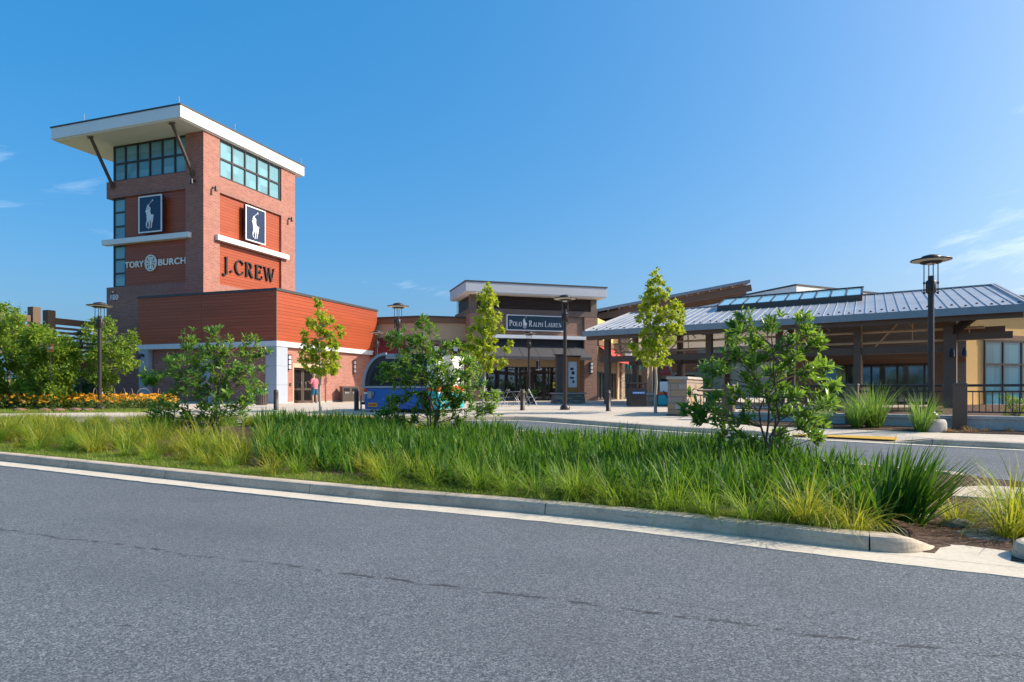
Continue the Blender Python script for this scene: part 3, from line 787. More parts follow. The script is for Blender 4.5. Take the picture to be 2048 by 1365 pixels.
# ================================================================= low wood clad block
lb = thing('clad_building', 'low orange wood clad shop block with pale blue pillars beside the tower', 'building', (-13.6, 38.7, .75), TA)
b = MB()
b.box(-10.57, -5.51, 0, .3, 3.64, 6.55); b.box(-5.45, -.06, 0, .3, 3.64, 6.55)
b.box(-10.57, -10.27, .302, 1.99, 3.64, 6.55); b.box(-.3, 0, .06, 11.1, 3.64, 6.55)
b.build('cladding', 'wood_siding', lb)
boxes('corner_trim', 'cornice_brown', lb, (-5.508, -5.452, .01, .3, 3.64, 6.55), (-.058, .004, -.004, .058, 3.64, 6.55))
MB().box(-7.28, -.32, .32, 11.1, 6.2, 6.3).build('roof', 'cap_dark', lb)
b = MB(); b.box(-10.62, .05, -.05, .35, 6.552, 6.70); b.box(-.35, .05, .352, 11.15, 6.552, 6.70); b.box(-10.62, -10.22, .352, 1.99, 6.552, 6.70)
b.build('parapet_cap', 'cap_dark', lb)
b = MB(); b.box(-10.62, .08, -.08, .4, 3.33, 3.638); b.box(-.4, .08, .402, 11.12, 3.33, 3.638); b.box(-10.62, -10.2, .402, 1.99, 3.33, 3.638)
b.build('trim_band', 'trim_white', lb, bevel=.008)
b = MB()
b.box(-10.2, -.76, .36, .6, .1, 3.328); b.box(-.45, -.14, .96, 1.67, .1, 3.328); b.box(-.45, -.14, 4.43, 11.1, .1, 3.328); b.box(-.45, -.14, 1.672, 4.428, 2.45, 3.328)
b.box(-10.5, -10.2, .602, 1.99, 0, 3.328)
b.build('wall', 'tower_brick', lb)
boxes('plinth', 'stone_cap', lb, (-10.2, -.76, .34, .6, 0, .098), (-.45, -.12, .96, 1.67, 0, .098), (-.45, -.12, 4.43, 11.1, 0, .098))
for x0, x1, y0, y1 in ((-10.5, -9.75, -.01, .33), (-5.6, -4.85, -.01, .33), (-.755, .03, -.03, .95)):
    b = MB()
    for z0, z1 in ((0, 1.09), (1.1, 2.19), (2.2, 3.328)): b.box(x0, x1, y0, y1, z0, z1)
    b.box(x0+.02, x1-.02, y0+.02, y1-.02, 0.01, 3.3, 1)
    b.build('pillar', ['panel_blue', 'cap_dark'], lb)
# entrance
dr = MB()
dr.extr(rc(1.672, 1.78, 0, 2.448)[0], G(-.52), .36); dr.extr(rc(4.32, 4.428, 0, 2.448)[0], G(-.52), .36); dr.extr(rc(1.782, 4.318, 2.16, 2.448)[0], G(-.52), .36)
dr.build('door_frame', 'door_tan', lb)
for u0, u1 in ((1.79, 3.04), (3.06, 4.31)):
    o = glaze(lb, G(-.56), u0, u1, .01, 2.15, 1, 1, 'glass_dark', 'bronze', .13, .07, 'door', None, [.01, .85, 2.15])
    hu = u1-.2 if u0 < 2 else u0+.2
    MB().tube([(-.44, hu, .8), (-.40, hu, .85), (-.40, hu, 1.25), (-.44, hu, 1.3)], .016, 8).build('handle', 'metal_grey', o)
MB().extr(rc(1.79, 4.31, 0, 2.2)[0], G(-.75), .1).build('interior', 'interior_warm', lb)
def wall_lamp(root, p, ax, label, h=.9):
    """tall boxed sconce; ax=1 when the wall faces the local right"""
    t = local_thing('wall_lamp', label, 'wall lamp', root, p)
    b = MB()
    if ax: b.box(.0, .05, -.10, .10, 0, h)
    else: b.box(-.10, .10, -.05, 0, 0, h)
    b.build('backplate', 'dark_bronze', t)
    b = MB(); (b.box(.051, .16, -.075, .075, .05, h-.05) if ax else b.box(-.075, .075, -.16, -.051, .05, h-.05)); b.build('diffuser', 'sign_white', t, bevel=.02)
    for z in (.0, h/3-.02, 2*h/3-.02, h-.05):
        MB().box(*((.052, .185, -.095, .095) if ax else (-.095, .095, -.185, -.052)), z, z+.05).build('band', 'dark_bronze', t)
wall_lamp(lb, (-.14, 1.2, 2.0), 1, 'tall white wall lamp on brick between the blue pillar and the door')
wall_lamp(lb, (-.14, 8.2, 1.95), 1, 'tall white wall lamp on brick above the brown double bin')
t = local_thing('wall_box', 'small dark keypad box on the brick beside the door', 'keypad', lb, (-.14, 1.4, 1.05))
b = MB(); b.box(0, .07, -.07, .07, 0, .16); b.build('housing', 'dark_bronze', t, bevel=.01); MB().box(.071, .078, -.045, .045, .03, .13).build('plate', 'metal_grey', t)
for p, lab in (((-10.12, -.01, 2.95), 'black hooded spot lamp on the pale pillar beside the bike racks'), ((-5.22, -.01, 3.0), 'black hooded spot lamp on the pale pillar behind the leafy shrub'), ((-.40, -.03, 3.02), 'black hooded spot lamp on the blue corner pillar above the green bin')):
    t = local_thing('hooded_lamp', lab, 'wall lamp', lb, p, 'hooded lamps on the pillars')
    b = MB(); b.tube([(0, 0, 0), (0, -.05, 0)], .09, 12); b.build('wall_plate', 'dark_bronze', t)
    b = MB(); b.tube([(0, -.05, .02), (0, -.16, .06), (-.05, -.24, .0), (-.08, -.27, -.2)], [.06, .08, .09, .10], 12); b.build('hood', 'letter_black', t)

# ================================================================= tan shop between the block and the blue sign shop
ts = thing('stucco_building', 'tan stucco shop with brown cornice set between wood block and brick shop', 'building', (-6.4, 48.3, .75))
O = -ts.location
P0, P1, P2 = Vector((-10.2, 49.62, 0)), Vector((-6.4, 48.3, 0)), Vector((-2.5, 49.5, 0))
def wallseg(b, p, q, z0, z1, th=.3, out=0.0, mi=0):
    d = (q-p).normalized(); nb = Vector((-d.y, d.x, 0))
    a, c = p-nb*out, q-nb*out
    b.hexa([a+Vector((0, 0, z0)), c+Vector((0, 0, z0)), c+nb*th+Vector((0, 0, z0)), a+nb*th+Vector((0, 0, z0))], [a+Vector((0, 0, z1)), c+Vector((0, 0, z1)), c+nb*th+Vector((0, 0, z1)), a+nb*th+Vector((0, 0, z1))], mi)
b = MB(); wallseg(b, P0, P1, .75, 6.42); wallseg(b, P1+Vector((.0, .003, 0)), P2, .75, 6.42); b.build('wall', 'stucco_tan', ts, loc=O)
b = MB(); wallseg(b, P0, P1, 6.424, 6.80, .4, .12); wallseg(b, P1+Vector((.0, .003, 0)), P2, 6.424, 6.80, .4, .117); b.build('cornice', 'cornice_brown', ts, loc=O)
b = MB(); wallseg(b, P0, P1, 6.804, 6.92, .5, .17); wallseg(b, P1+Vector((.0, .003, 0)), P2, 6.804, 6.917, .5, .167); b.build('parapet_cap', 'cap_dark', ts, loc=O)
b = MB(); d = (P1-P0).normalized(); nb = Vector((d.y, -d.x, 0)); a = P0+d*.2; c = P0+d*2.6
b.hexa([a+Vector((0, 0, 5.4)), a+nb*1.1+Vector((0, 0, 4.2)), a+nb*1.1+Vector((0, 0, 3.95)), a+Vector((0, 0, 3.95))], [c+Vector((0, 0, 5.4)), c+nb*1.1+Vector((0, 0, 4.2)), c+nb*1.1+Vector((0, 0, 3.95)), c+Vector((0, 0, 3.95))])
b.build('awning', 'maroon', ts, loc=O)
d = (P2-P1).normalized(); nb = Vector((d.y, -d.x, 0))
fnB = lambda u, v, w: P1+d*u+nb*w+Vector((0, 0, v))
for u0, u1 in ((.6, 1.75), (2.0, 3.1)):
    o = glaze(ts, fnB, u0, u1, 1.4, 5.15, 2, 3, 'glass_store', 'cornice_brown', .12, .07); o.location = O
for u, lab in ((.95, 'round brown wreath sign with white emblem on the tan shop, left of the pair'), (2.35, 'round brown wreath sign with white emblem on the tan shop, right of the pair')):
    q = fnB(u, 4.55, .09); t = thing('round_sign', lab, 'sign', q, math.atan2(d.y, d.x), 'round signs')
    f3 = lambda a_, v_, w_: (a_, -w_, v_)
    b = MB(); b.extr(arc(0, 0, .40, .40, 0, 359.9, .4, .4, 24)[0][:25], f3, .05); b.build('panel', 'interior_dark', t)
    b = MB(); b.extr(arc(0, 0, .46, .46, 0, 359.9, .16, .16, 24)[0], f3, .12); b.build('ring', 'cornice_brown', t)
    b = MB(); b.extr([(-.12, -.16), (.12, -.16), (.20, .1), (.12, .2), (.0, .14), (-.12, .2), (-.20, .1)], f3, .03, .05); b.build('emblem', 'sign_white', t)

# ================================================================= brick shop with the long blue sign
PA = math.atan2(.297, .9547)
ps = thing('brick_shop', 'brown brick shop with grey awning and overhanging white flat roof', 'shop', (-3.0, 47.9, .75), PA)
Wd = 9.9
b = MB()
b.box(0, .95, 0, 1.2, 0, 6.3); b.box(8.87, Wd, 0, 1.2, 0, 6.3); b.box(0, .3, 1.202, 5, 0, 6.3); b.box(Wd-.3, Wd, 1.202, 5, 0, 6.3)
b.box(.952, 8.868, .14, .5, 4.822, 6.3)
b.build('wall', 'brown_brick', ps)
b = MB(); b.box(0, Wd, -.012, .5, 6.302, 6.70); b.box(0, .3, .502, 5, 6.302, 6.7); b.box(Wd-.3, Wd, .502, 5, 6.302, 6.7); b.build('soldier_course', 'brown_soldier', ps)
boxes('corner_post', 'interior_warm', ps, (.02, .50, .02, .5, 6.702, 7.70), (Wd-.5, Wd-.02, .02, .5, 6.702, 7.7))
b = MB()
for i in range(11):
    z = 6.72+i*.09
    b.hexa([(.50, .10, z), (Wd-.50, .10, z), (Wd-.50, .24, z+.07), (.50, .24, z+.07)], [(.50, .10, z+.03), (Wd-.50, .10, z+.03), (Wd-.50, .24, z+.10), (.50, .24, z+.10)])
    b.hexa([(.08, 4.8, z), (.08, .5, z), (.22, .5, z+.07), (.22, 4.8, z+.07)], [(.08, 4.8, z+.03), (.08, .5, z+.03), (.22, .5, z+.10), (.22, 4.8, z+.10)])
b.box(.3, Wd-.3, .35, .45, 6.702, 7.7, 1); b.box(.26, .30, .5, 4.9, 6.702, 7.7, 1)
b.build('louvre', ['bronze', 'interior_dark'], ps)
rf = MB().box(-.55, 10.25, -1.0, 4.3, 7.72, 8.40).build('roof', 'fascia_grey', ps, bevel=.015)
MB().box(-.5, 10.2, -.95, 4.25, 7.66, 7.718).build('soffit', 'soffit', rf)
MB().box(-.59, 10.29, -1.04, 4.34, 8.402, 8.49).build('roof_edge', 'cap_dark', rf)
MB().box(.96, 8.92, -.16, .3, 4.57, 4.82).build('trim_band', 'trim_white', ps, bevel=.01)
MB().box(.952, 8.868, .3, .5, 3.2, 4.568).build('fascia_panel', 'charcoal', ps)
b = MB()
xs = [1.1, 2.35, 3.65, 4.95, 6.25, 7.55, 8.84]
for i in range(6):
    sag = .02
    b.quad((xs[i], .29, 4.08), (xs[i]-.08*(i == 0), -1.05, 3.22), (xs[i+1]+.16*(i == 5), -1.05, 3.22), (xs[i+1], .29, 4.08))
    b.quad((xs[i]-.08*(i == 0), -1.05, 3.22), (xs[i]-.08*(i == 0), -1.06, 3.0), (xs[i+1]+.16*(i == 5), -1.06, 3.0), (xs[i+1]+.16*(i == 5), -1.05, 3.22))
    if i: b.beam((xs[i], .28, 4.085), (xs[i], -1.06, 3.225), .03, .012)
for x, k in ((1.1, -.08), (8.84, .16)):
    b.poly([(x, .29, 4.08), (x, .29, 3.05), (x+k, -1.06, 3.0), (x+k, -1.05, 3.22)])
b.quad((1.05, .29, 3.06), (1.02, -1.05, 3.01), (8.99, -1.05, 3.01), (8.84, .29, 3.06))
b.build('awning', 'grey_canvas', ps)
MB().box(.952, 8.868, .95, 1.25, 2.55, 3.198).build('lintel', 'stucco_tan', ps)
MB().box(8.4, 8.868, .95, 1.3, 0, 2.548).build('jamb', 'cornice_brown', ps)
us = [.955, 2.5, 3.79, 4.19, 6.02, 6.43, 7.2, 8.398]
for u0, u1, c in ((.955, 4.15, [.955, 2.5, 3.79, 4.15]), (6.06, 8.398, [6.06, 6.43, 7.2, 8.398])):
    glaze(ps, F(1.25), u0, u1, .02, 2.545, 1, 1, 'glass_store', 'dark_bronze', .07, .1, 'window', c, [.02, .62, 2.545])
glaze(ps, F(1.25), 4.152, 6.058, 2.1, 2.545, 2, 1, 'glass_store', 'dark_bronze', .07, .1)
for u0, u1 in ((4.16, 5.10), (5.115, 6.05)):
    o = glaze(ps, F(1.25), u0, u1, .02, 2.09, 1, 1, 'glass_store', 'dark_bronze', .11, .06, 'door', None, [.02, .30, 2.09])
    hu = u1-.17 if u0 < 5 else u0+.17
    MB().tube([(hu, 1.18, .85), (hu, 1.13, .9), (hu, 1.13, 1.3), (hu, 1.18, 1.35)], .016, 8).build('handle', 'metal_grey', o)
b = MB(); b.box(.35, Wd-.35, 1.3, 7, -.002, .012); b.box(.35, Wd-.35, 7, 7.1, 0, 3); b.box(.31, .348, 1.3, 7, 0, 3); b.box(.35, Wd-.35, 1.3, 7, 2.9, 3.0)
b.build('interior', 'interior_dark', ps)
for x0, x1, y0, y1, z in ((1.4, 2.3, 3, 3.6, .9), (2.8, 3.6, 4, 4.7, 1.5), (6.4, 7.3, 3.2, 3.9, 1.0), (7.6, 8.3, 2.6, 3.2, 1.3), (4.5, 5.7, 5.6, 6.3, 1.8), (1.2, 3.4, 6.2, 6.6, 2.1), (6.3, 9, 6.2, 6.6, 2.1)):
    MB().box(x0, x1, y0, y1, 0.02, z).build('shop_fitting', 'shop_goods', ps)
MB().box(6.75, 7.17, 1.14, 1.146, .95, 1.40).build('poster', 'poster_yellow', ps)
MB().box(6.79, 7.13, 1.132, 1.138, 1.10, 1.24).build('poster_band', 'letter_black', ps)
# long blue shop sign
t = local_thing('shop_sign', 'long navy POLO RALPH LAUREN sign board with rider emblem above grey awning', 'sign', ps, (2.72, .12, 5.16))
b = MB(); b.extr(rc(0, 4.44, 0, 1.12)[0], fn, .20); b.build('cabinet', 'navy_store', t)
b = MB(); e = .05
for q in (rc(-.01, 4.45, -.01, e), rc(-.01, 4.45, 1.12-e, 1.13), rc(-.01, e, e+.001, 1.119-e), rc(4.44-e, 4.45, e+.001, 1.119-e)): b.extr(q[0], fn, .235)
b.build('border', 'sign_white', t)
f4 = lambda u, v, w: (u, -.202-w, v)
T, H = .21, .10
b = MB(); serif(b, 'POLO', f4, .44, .02, .20, .98, .06, .74, 0, .30); serif(b, 'RALPH LAUREN', f4, .44, .02, 1.70, 2.56, .06, .72, 0, .30); b.build('lettering', 'sign_white', t)
b = MB(); rider(b, f4, 1.38, .13, .92, .02); b.build('emblem', 'sign_white', t)
wall_lamp(ps, (.5, 0, 2.05), 0, 'tall wall lamp on the brick pier behind the yellow-green tree')
wall_lamp(ps, (9.4, 0, 2.05), 0, 'tall wall lamp on the right brick pier of the awning shop')
t = local_thing('blade_sign', 'small white framed hanging sign under the grey awning', 'sign', ps, (4.95, -.55, 2.25))
b = MB(); b.box(-.05, .05, -.3, .3, 0, .72); b.build('frame', 'sign_white', t, bevel=.01)
boxes('panel', 'navy', t, (-.056, -.051, -.25, .25, .06, .66), (.051, .056, -.25, .25, .06, .66), (-.04, .04, -.306, -.301, .04, .68))
MB().tube([(0, 0, .72), (0, 0, .80)], .015, 6).build('hanger', 'dark_bronze', t)
# ================================================================= shops along the side street
SA = math.atan2(.937, .35)
ss = thing('street_shop', 'tan side street shop with red sloping awning, right of the awning brick shop', 'shop', (6.55, 51.2, .75), SA)
MB().box(0, 7.7, 0, .4, 4.7, 6.3).build('wall', 'stucco_yellow', ss)
MB().box(0, 7.8, -.10, .38, 4.25, 4.698).build('trim_band', 'cornice_brown', ss)
b = MB(); b.quad((.3, -.05, 4.2), (.3, -1.4, 3.15), (8.4, -1.4, 3.15), (8.4, -.05, 4.2)); b.quad((.3, -1.4, 3.15), (.3, -1.41, 2.95), (8.4, -1.41, 2.95), (8.4, -1.4, 3.15))
b.build('awning', 'red_canvas', ss)
for x in (.32, 4.3, 8.38):
    b = MB(); b.beam((x, 0, 3.1), (x, -1.35, 3.1), .04, .04); b.beam((x, 0, 4.1), (x, -1.3, 3.12), .03, .03); b.build('awning_frame', 'dark_bronze', ss)
MB().box(0, 6.9, .02, .4, 2.25, 4.24).build('signband', 'interior_warm', ss)
glaze(ss, F(.1), .05, 6.8, .02, 2.24, 6, 1, 'glass_dark', 'dark_bronze', .09, .1)
MB().box(6.9, 7.7, -.12, .4, 0, 4.24).build('pilaster', 'stucco_tan', ss)
MB().box(0, 7.7, .5, 6, 0, 6.2).build('core', 'interior_dark', ss)
st = thing('stone_shop', 'grey stone faced shop with teal transom windows under a big sloping roof', 'shop', Matrix.Translation((6.55, 51.2, .75)) @ Matrix.Rotation(SA, 4, 'Z') @ Vector((7.75, 0, 0)), SA)
b = MB(); b.box(0, 1.6, -.3, .4, 0, 7.4); b.box(1.6, 16, 0, .4, 4.2, 7.4); b.box(14.6, 16, -.2, .4, 0, 4.198)
b.build('wall', 'stone_grey', st)
MB().box(1.61, 14.6, -.18, .3, 3.88, 4.198).build('trim_band', 'trim_white', st)
glaze(st, F(.1), 1.62, 14.58, 2.75, 3.878, 10, 1, 'glass_side', 'dark_bronze', .1, .1)
MB().box(1.62, 14.58, .0, .3, 2.45, 2.748).build('lintel', 'dark_bronze', st)
glaze(st, F(.1), 1.62, 14.58, .02, 2.448, 9, 1, 'glass_store', 'dark_bronze', .1, .1)
MB().box(1.7, 14.5, 2.5, 2.6, 0, 2.4).build('interior', 'shop_goods', st)
MB().box(16.01, 17.2, -.5, .4, 0, 5.0).build('pier', 'stucco_tan', st)
MB().box(.0, 16, 2.7, 8, 0, 7.3).build('core', 'interior_dark', st)

# big mono pitch canopy behind the pavilion
ch = thing('canopy_hall', 'long brown mono pitch roof with exposed beams rising behind the metal pavilion roof', 'building', (13, 62, .75))
O = -ch.location
A, B = Vector((6.9, 58, 8.25)), Vector((19.9, 56, 10.55))
dp = Vector((.8, 7.0, .1)); up = Vector((0, 0, .16))
b = MB(); b.hexa([A, B, B+dp, A+dp], [A+up, B+up, B+dp+up, A+dp+up]); b.build('roof', 'beam_brown', ch, loc=O)
b = MB(); q = Vector((0, -.05, 0)); b.hexa([A+q, B+q, B, A], [A+q+up*1.5, B+q+up*1.5, B+up*1.5, A+up*1.5]); b.build('roof_edge', 'metal_grey', ch, loc=O)
for f in (.06, .34, .64, .93):
    b = MB(); dn = Vector((0, 0, -.42)); b.beam(A+dp*f+dn+(B-A)*-.0, B+dp*f+dn+(B-A).normalized()*.2, .22, .55); b.build('beam', 'beam_brown', ch, loc=O)
for i in range(14):
    p = A+(B-A)*(i+.5)/14
    MB().beam(p+Vector((0, 0, -.06)), p+dp+Vector((0, 0, -.06)), .1, .12).build('rafter', 'deck_tan', ch, loc=O)
for f in (.38, .65, .95):
    p = A+(B-A)*f+dp*.93; MB().beam((p.x, p.y, .75), p+Vector((0, 0, -.7)), .4, .4, 0, (0, 1, 0)).build('column', 'beam_brown', ch, loc=O)
wf = thing('parapet_building', 'white parapet of a flat roofed building seen over the pavilion skylight', 'building', (30, 74, .75))
O = -wf.location; c = Vector((29.7, 70, 0)); d1 = Vector((-.348, .938, 0)); d2 = Vector((.888, .459, 0))
def prism(pts, z0, z1): return ([Vector((p.x, p.y, z0)) for p in pts], [Vector((p.x, p.y, z1)) for p in pts])
pts = [c, c+d2*14, c+d2*14+d1*18, c+d1*18]
MB().hexa(*prism(pts, .75, 10.9)).build('wall', 'stucco_tan', wf, loc=O)
pts2 = [c-d2*.4-d1*.4, c+d2*14.4-d1*.4, c+d2*14.4+d1*18.4, c-d2*.4+d1*18.4]
MB().hexa(*prism(pts2, 10.91, 12.4)).build('parapet', 'roof_white', wf, loc=O)
pts3 = [c-d2*.45-d1*.45, c+d2*14.45-d1*.45, c+d2*14.45+d1*18.45, c-d2*.45+d1*18.45]
MB().hexa(*prism(pts3, 12.41, 12.58)).build('roof_edge', 'cap_dark', wf, loc=O)

# far shops seen through the pavilion
fs = thing('far_shop', 'distant shop with orange wood upper wall seen under the pavilion roof', 'shop', (23, 86, .75))
O = -fs.location
for i, (x0, x1, y, z1) in enumerate(((20.2, 38, 86, 7.2),)):
    MB().box(x0, x1, y, y+8, 3.9, z1).build('wall', 'orange_siding', fs, loc=O)
    MB().box(x0-.2, x1+.2, y-.3, y+.0, 3.55, 3.895).build('trim_band', 'stucco_tan', fs, loc=O)
    MB().box(x0, x1, y-.05, y+8, .75, 3.545).build('shopfront', 'glass_dark', fs, loc=O)
    for k in range(6): MB().box(x0+k*3.2, x0+k*3.2+.6, y-.25, y-.052, .75, 3.54).build('pilaster', 'stucco_tan', fs, loc=O)
    MB().box(x0-.3, x1+.3, y-.4, y+8, z1+.002, z1+.5).build('cornice', 'cornice_brown', fs, loc=O)
fr2 = thing('far_shop', 'distant narrow shop with small red awning behind the slim yellow-green tree', 'shop', (17.5, 84, .75))
O = -fr2.location
MB().box(15.6, 20.1, 84.4, 92, .75, 5.6).build('wall', 'stucco_tan', fr2, loc=O)
MB().box(16.2, 19.6, 84.3, 84.38, .8, 3.0).build('shopfront', 'glass_dark', fr2, loc=O)
b = MB(); b.quad((16, 84.35, 4.6), (16, 83, 3.7), (19.7, 83, 3.7), (19.7, 84.35, 4.6)); b.quad((16, 83, 3.7), (16, 83, 3.4), (19.7, 83, 3.4), (19.7, 83, 3.7)); b.build('awning', 'red_canvas', fr2, loc=O)

# ================================================================= open pavilion with metal roof
PV = thing('pavilion', 'open brown timber pavilion with long grey standing seam metal roof', 'pavilion', (12.5, 31, .75))
O = -PV.location
L0 = Vector((4.0, 37.2, 4.8)); E = Vector((.79319, -.60897, 0)); NN = Vector((.471, .882, .225)); LN = 19.54
def PP(a, s, up=0.0): return L0+E*a+NN*s+Vector((0, 0, up))
def PB(a, s, z): p = L0+E*a+NN*s; return Vector((p.x, p.y, z))
RG = 8.0
b = MB()
b.hexa([PP(0, 0, -.10), PP(LN, 0, -.10), PP(LN, RG, -.10), PP(0, RG, -.10)], [PP(0, 0), PP(LN, 0), PP(LN, RG), PP(0, RG)])
bk0, bk1 = PP(0, RG), PP(LN, RG); nb = Vector((.471, .882, -.225))*8
b.hexa([bk0+Vector((0, 0, -.1)), bk1+Vector((0, 0, -.1)), bk1+nb+Vector((0, 0, -.1)), bk0+nb+Vector((0, 0, -.1))], [bk0, bk1, bk1+nb, bk0+nb])
ns = 46
for i in range(ns+1):
    a = LN*i/ns
    b.beam(PP(a, .02, .018), PP(a, RG, .018), .022, .036)
b.beam(PP(-.05, RG, .03), PP(LN+.05, RG, .03), .30, .05)
for a in (LN-.1, LN+.02, .05): b.beam(PP(a, 0, .04), PP(a, RG, .04), .07, .10)
rf = b.build('roof', 'metal_roof', PV, loc=O)
sg = MB(); sg.lathe([(.055, 0), (.055, .03), (.03, .05), (0.0, .055)], 10)
g0 = None
for i in range(ns):
    p = PP(LN*(i+.5)/ns, .45 if i % 2 else .95, .0)
    if g0 is None: o = g0 = sg.build('snow_guard', 'lamp_bronze', rf)
    else: o = g0.copy(); COL.objects.link(o)
    o.parent = rf; o.location = p; o.rotation_euler = (0, 0, 0)
b = MB(); b.beam(PP(-.05, -.06, -.14), PP(LN+.05, -.06, -.14), .06, .30); b.build('gutter', 'metal_grey', PV, loc=O)
b = MB(); b.beam(PP(LN+.06, -.05, -.12), PP(LN+.06, RG, -.12), .05, .24); b.build('rake_board', 'metal_grey', PV, loc=O)
b = MB(); b.beam(PP(-.06, -.05, -.12), PP(-.06, RG, -.12), .05, .24); b.build('rake_board', 'metal_grey', PV, loc=O)
# ribbed soffit deck
b = MB(); b.quad(PP(.1, .1, -.135), PP(LN-.1, .1, -.135), PP(LN-.1, RG-.1, -.135), PP(.1, RG-.1, -.135))
for i in range(98): a = .2+i*.2; b.beam(PP(a, .12, -.16), PP(a, RG-.1, -.16), .08, .05)
b.build('roof_deck', 'deck_tan', PV, loc=O)
# frame
COLS = (.9, 3.9, 6.83, 10.3, 13.7, 17.2)
for s in (1.5, 6.6):
    for a in COLS:
        wdt = .46 if a > 17 else .30
        p = PB(a, s, .75); top = PP(a, s).z-.35
        MB().beam(p, PB(a, s, top), wdt, wdt, 0, E).build('column', 'beam_brown', PV, .012, O)
        if s == 1.5:
            MB().beam(PP(a, .2, -.42), PP(a, RG-.2, -.42), .20, .34).build('rafter', 'beam_brown', PV, loc=O)
    MB().beam(PB(COLS[0]-.4, s+.02, 3.28), PB(COLS[-1], s+.02, 3.28), .22, .32).build('tie_beam', 'beam_brown', PV, loc=O)
    MB().beam(PP(.3, s, -.42)-NN*.0, PP(LN+.0, s, -.42), .24, .36).build('purlin', 'beam_brown', PV, loc=O)
MB().beam(PP(.1, .25, -.40), PP(LN-.1, .25, -.40), .16, .30).build('purlin', 'beam_brown', PV, loc=O)
for s in (3.2, 4.9): MB().beam(PP(.2, s, -.33), PP(LN-.2, s, -.33), .16, .26).build('purlin', 'beam_brown', PV, loc=O)
MB().beam(PB(17.2, 1.5, 3.75), PB(19.3, 1.5, 3.75), .2, .28).build('outrigger', 'beam_brown', PV, loc=O)
MB().beam(PB(17.2, 3.2, 4.1), PB(19.3, 3.2, 4.1), .2, .28).build('outrigger', 'beam_brown', PV, loc=O)
MB().beam(PB(17.2, 1.5, 3.9), PB(17.9, .5, 4.45), .14, .3).build('bracket', 'dark_bronze', PV, loc=O)
for s, z in ((1.75, 4.12), (1.9, 3.66)):
    b = MB(); b.tube([PB(1.2, s, z), PB(18.4, s, z)], .055, 8)
    for i in range(9): a = 1.5+i*2.05; b.tube([PB(a, s, z+.0), PB(a, s, PP(a, s).z-.15)], .02, 6)
    b.build('sprinkler_pipe', 'pipe_tan', PV, loc=O)
for a in (2.4, 5.4, 8.6, 12.0, 15.4):
    b = MB(); b.tube([PB(a-1.0, 1.55, 3.45), PB(a+.4, 2.6, PP(a, 2.6).z-.3)], .035, 6); b.build('brace', 'pipe_tan', PV, loc=O)
    b = MB(); b.tube([PB(a+.5, 2.3, 4.3), PB(a+.1, 2.5, 4.75), PB(a+.5, 2.5, 4.75)], .025, 6); b.build('brace', 'pipe_tan', PV, loc=O)
# raised skylight
b = MB(); a0, a1 = 6.45, 13.85
b.hexa([PP(a0, 5.3, -.02), PP(a1, 5.3, -.02), PP(a1, 7.9, -.02), PP(a0, 7.9, -.02)], [PP(a0, 5.3, .30), PP(a1, 5.3, .30), PP(a1, 7.9, .40), PP(a0, 7.9, .40)])
sk = b.build('skylight', 'bronze', PV, loc=O)
b = MB(); b.hexa([PP(a0+.06, 5.34, .303), PP(a1-.06, 5.34, .303), PP(a1-.06, 7.86, .403), PP(a0+.06, 7.86, .403)], [PP(a0+.06, 5.34, .33), PP(a1-.06, 5.34, .33), PP(a1-.06, 7.86, .43), PP(a0+.06, 7.86, .43)]); b.build('pane', 'glass_sky', sk)
for i in range(11):
    a = a0+(a1-a0)*i/10; MB().beam(PP(a, 5.3, .34), PP(a, 7.9, .44), .07, .06).build('glazing_bar', 'dark_bronze', sk)
MB().beam(PP(a0-.05, 7.9, .45), PP(a1+.05, 7.9, .45), .1, .09).build('ridge_cap', 'dark_bronze', sk)
for k, (da, dz) in enumerate(((.0, 0), (.42, .02))):
    t = thing('flood_light', ['dark flood light on the pavilion end column, nearer the tall lamp', 'dark flood light on the pavilion end column, on the outer side'][k], 'flood light', PB(17.25+da, 1.22, 3.1+dz), -.65, 'flood lights on the pavilion column')
    MB().tube([(0, .05, .1), (0, -.12, .06)], .025, 6).build('arm', 'dark_bronze', t)
    MB().tube([(0, -.12, .14), (0, -.14, -.0), (0, -.19, -.20)], [.05, .085, .09], 10).build('lamp_head', 'letter_black', t)

# shop behind the pavilion, and the yellow building on the right
sb = thing('glass_shop', 'shop with wide reflecting windows in the shade behind the pavilion', 'shop', (20.7, 37.9, .75))
O = -sb.location; q0, q1 = Vector((17.6, 40.1, 0)), Vector((24.0, 35.4, 0))
dd = (q1-q0).normalized(); nf = Vector((dd.y, -dd.x, 0)); LQ = (q1-q0).length
fnS = lambda u, v, w: q0+dd*u+nf*w+Vector((0, 0, v))
def wbox(b, fn, u0, u1, v0, v1, w0, w1): b.extr(rc(u0, u1, v0, v1)[0], fn, w1-w0, w0); return b
wbox(MB(), fnS, -.6, .9, .75, 5.6, -.3, 0).build('wall', 'stucco_tan', sb, loc=O)
wbox(MB(), fnS, .9, LQ, 3.3, 5.6, -.3, -.002).build('wall', 'grey_siding', sb, loc=O)
wbox(MB(), fnS, .9, LQ, 3.02, 3.298, -.3, .12).build('lintel', 'cornice_brown', sb, loc=O)
o = glaze(sb, fnS, .92, LQ-.6, .8, 3.018, 5, 1, 'glass_mirror', 'dark_bronze', .1, .08); o.location = O
wbox(MB(), fnS, LQ-.598, LQ, .75, 3.018, -.3, .05).build('pier', 'grey_siding', sb, loc=O)
wbox(MB(), fnS, -.7, LQ, 5.602, 5.9, -.4, .2).build('cornice', 'cornice_brown', sb, loc=O)
yb = thing('yellow_building', 'yellow stucco building with tall blue windows at the right edge', 'building', (25, 36, .75))
O = -yb.location
fnY = lambda u, v, w: Vector((24.1+u*.9547+w*.297, 36+u*.297-w*.9547, v))
